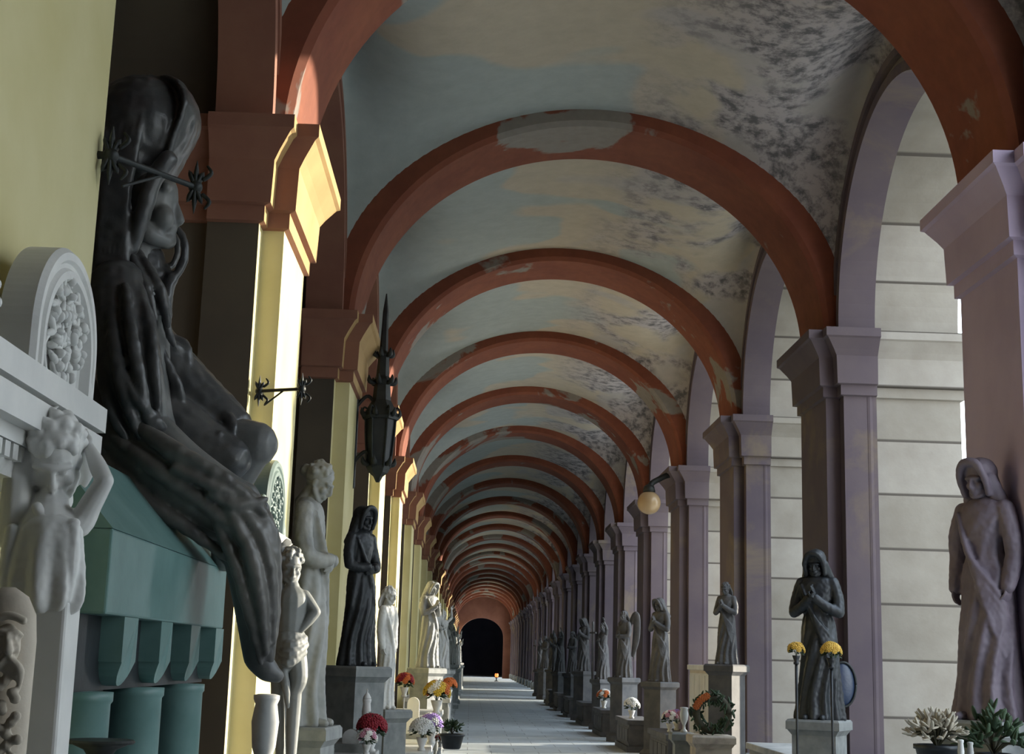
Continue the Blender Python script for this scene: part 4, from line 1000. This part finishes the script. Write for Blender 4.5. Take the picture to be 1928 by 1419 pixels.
for i in range(150):
    a = rnd.uniform(0, 2*PI); b = rnd.uniform(0, 2*PI); c = Vector(((R+.07*math.cos(b))*math.cos(a), .07*math.sin(b), R+.05+(R+.07*math.cos(b))*math.sin(a)))
    if c.z < .01: continue
    ell(bm, c, (.014, .010, .042), (rnd.uniform(-1, 1), rnd.uniform(-1, 1), a), 8)
obj('leaf_ring', bm, 'leaf', W, smooth=True)
bm = bmesh.new(); limb(bm, [(R*math.cos(a), 0, R+.05+R*math.sin(a)) for a in [2*PI*i/20 for i in range(21)]], .045, 10, 2, 1, False); obj('ring', bm, 'stem', W, smooth=True)
BL['fl_orange'] = BL.get('fl_orange') or blossom_mesh('fl_orange')
for i in range(6):
    a = PI*.62+.16*i; o = bpy.data.objects.new('blossom', BL['fl_orange']); COL.objects.link(o); o.parent = W; o.location = (R*1.15*math.cos(a), -.08, R+.05+R*1.15*math.sin(a)); o.rotation_euler = (PI/2, 0, 0); o.scale = (1.1,)*3
urn('small white urn left of the dark wreath on the right', 1288, 1322, 17.45, .72, 16, 'white', 'urn', 'stone_urn', lid=False)
t_ = thing('urn_block', 'narrow grey block under the small white urn on the right', 'pedestal', (at(1288, 1350, 17.3).x, 17.45, 0)); pedestal('block', t_, .20, .20, .72, 'granite')
# right row of dim statues and tombs further on
def shade_copy(root):
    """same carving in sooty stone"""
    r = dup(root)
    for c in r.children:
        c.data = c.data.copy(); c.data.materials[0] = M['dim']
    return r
kinds_r = {0: (proto_a, 'veiled stone statue'), 1: (proto_b, 'winged stone statue'), 2: (proto_c, 'stone statue with a cross')}
def keep(r, loc, rz, label, group, scale):
    r.location = loc; r.rotation_euler = (0, 0, rz); r['label'] = label; r['group'] = group; r.scale = (scale,)*3
shade_statues = [shade_copy(kinds_r[i][0]) for i in range(3)]
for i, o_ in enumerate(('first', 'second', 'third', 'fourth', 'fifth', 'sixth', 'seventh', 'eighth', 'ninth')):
    pr_, nm = shade_statues[i % 3], kinds_r[i % 3][1]
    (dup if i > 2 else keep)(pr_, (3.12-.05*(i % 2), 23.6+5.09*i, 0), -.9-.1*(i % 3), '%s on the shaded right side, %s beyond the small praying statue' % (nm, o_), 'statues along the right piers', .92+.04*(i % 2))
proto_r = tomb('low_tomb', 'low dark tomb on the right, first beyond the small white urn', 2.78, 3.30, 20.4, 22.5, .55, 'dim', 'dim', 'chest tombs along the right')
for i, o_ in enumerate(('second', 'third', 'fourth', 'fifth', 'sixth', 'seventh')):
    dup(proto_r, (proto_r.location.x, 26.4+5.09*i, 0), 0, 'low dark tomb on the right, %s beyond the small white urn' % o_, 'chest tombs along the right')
for i, (px_, py_, Y, z0, r_, cols, lb) in enumerate(((1225, 1310, 21.2, .55, 16, ['fl_white', 'fl_pink'], 'pale flowers on the first low tomb on the right'), (1180, 1330, 21.9, .55, 15, ['fl_pink', 'fl_purple'], 'dusky pink flowers on the first low tomb on the right'),
        (1150, 1300, 26.2, .55, 15, ['fl_white'], 'white flowers on the second low tomb on the right'), (1110, 1290, 31.6, .55, 14, ['fl_orange', 'fl_white'], 'orange and white flowers on the third low tomb on the right'))):
    R = r_*Y/F_PX; bouquet(lb, 2.95 if i != 1 else 3.15, Y, z0, R*.9, cols, 16, seed=40+i)
# little votive lamp burning far down the aisle
p = at(935, 1271, 108)
V = thing('votive_lamp', 'tiny glowing orange votive lamp far down the aisle floor', 'lamp', (p.x, 108, 0))
bm = bmesh.new(); lathe(bm, [(.16, 0), (.16, .04), (.05, .08), (.05, p.z-.2), (.13, p.z-.16), (.13, p.z-.13)], (0, 0, 0), 16); obj('stand', bm, 'iron', V)
bm = bmesh.new(); lathe(bm, [(.10, p.z-.13), (.14, p.z), (.12, p.z+.13)], (0, 0, 0), 16); obj('glass', bm, 'flame', V, smooth=True)



# ------------------------------------------------------------------ unseen cypresses and hedges added to shade chosen piers and floor
def shade_cypress(x, y, h, r, label):
    t = thing('cypress_tree', label, 'tree', (x, y, -.05)); rnd = random.Random(int(y*10))
    bm = bmesh.new(); lathe(bm, [(.16, 0), (.12, .6), (.05, h*.8)], (0, 0, 0), 10); obj('trunk', bm, 'stem', t)
    bm = bmesh.new(); lathe(bm, [(r*.3, .4), (r*.85, 1.2), (r, h*.35), (r*.8, h*.65), (r*.4, h*.88), (.03, h)], (0, 0, 0), 18)
    for i in range(900):
        z = rnd.uniform(.5, h*.97); q = z/h; rr = r*(1.02 if q < .4 else 1.02*(1-q)/.6*1.0 + .12*(1-q)); a = rnd.uniform(0, 2*PI)
        ell_c = Vector((rr*math.cos(a), rr*math.sin(a), z)); v = [bm.verts.new(ell_c + Vector((rnd.gauss(0, .09), rnd.gauss(0, .09), dz))) for dz in (-.18, .0, .26)]
        bm.faces.new(v)
    obj('foliage', bm, 'leaf', t, recalc=False)
def shade_hedge(x, y0, y1, h, label):
    bm = bmesh.new(); box(bm, (-1, y0, 0), (1, y1, h)); bmesh.ops.subdivide_edges(bm, edges=bm.edges[:], cuts=10, use_grid_fill=True)
    for v in bm.verts: v.co += Vector((mnoise.noise(v.co*.7)*.35, 0, mnoise.noise(v.co*.9+Vector((3, 3, 3)))*.3 if v.co.z > .5 else 0))
    o = obj('hedge', bm, 'leaf', None, (x, 0, -.05)); tag(o, label, 'hedge')
for y, h, r, l in ((16.4, 10.5, 1.35, 'beyond the clipped hedge'), (19.6, 11, 1.3, 'standing alone'))[:2]:
    shade_cypress(CX+9, y, h, r, 'dark cypress in the courtyard, ' + l)
shade_hedge(CX+13, 5.5, 14.2, 8.3, 'tall clipped hedge outside the nearest bays')
shade_hedge(CX+9, 34, 59.5, 9.5, 'tall clipped hedge outside the middle bays')
shade_hedge(CX+9, 64.5, 77, 9.5, 'tall clipped hedge between two bright gaps')
shade_hedge(CX+9, 83, 108, 9.5, 'tall clipped hedge outside the far bays')
#MORE3#
# ------------------------------------------------------------------ LIGHT
EL, AZ = math.radians(11.5), math.radians(25.0)
sun = bpy.data.lights.new('sun', 'SUN'); sun.energy = 9.0; sun.color = (1.0, .90, .72); sun.angle = math.radians(.6)
so = bpy.data.objects.new('sun', sun); COL.objects.link(so)
d = Vector((-math.cos(EL)*math.cos(AZ), -math.cos(EL)*math.sin(AZ), -math.sin(EL)))
so.rotation_euler = d.to_track_quat('-Z', 'Y').to_euler(); so.location = (20, 20, 15)
w = bpy.data.worlds.new('sky'); SC.world = w; w.use_nodes = True
nt = w.node_tree; bg = nt.nodes['Background']
tc = nt.nodes.new('ShaderNodeTexCoord'); sp_ = nt.nodes.new('ShaderNodeSeparateXYZ'); nt.links.new(tc.outputs['Generated'], sp_.inputs[0])
nt.links.new(ramp(nt, sp_.outputs['Z'], [(0, (.84, .89, .90)), (.35, (.68, .77, .85)), (1, (.50, .63, .80))]), bg.inputs['Color'])
bg.inputs['Strength'].default_value = 5.2
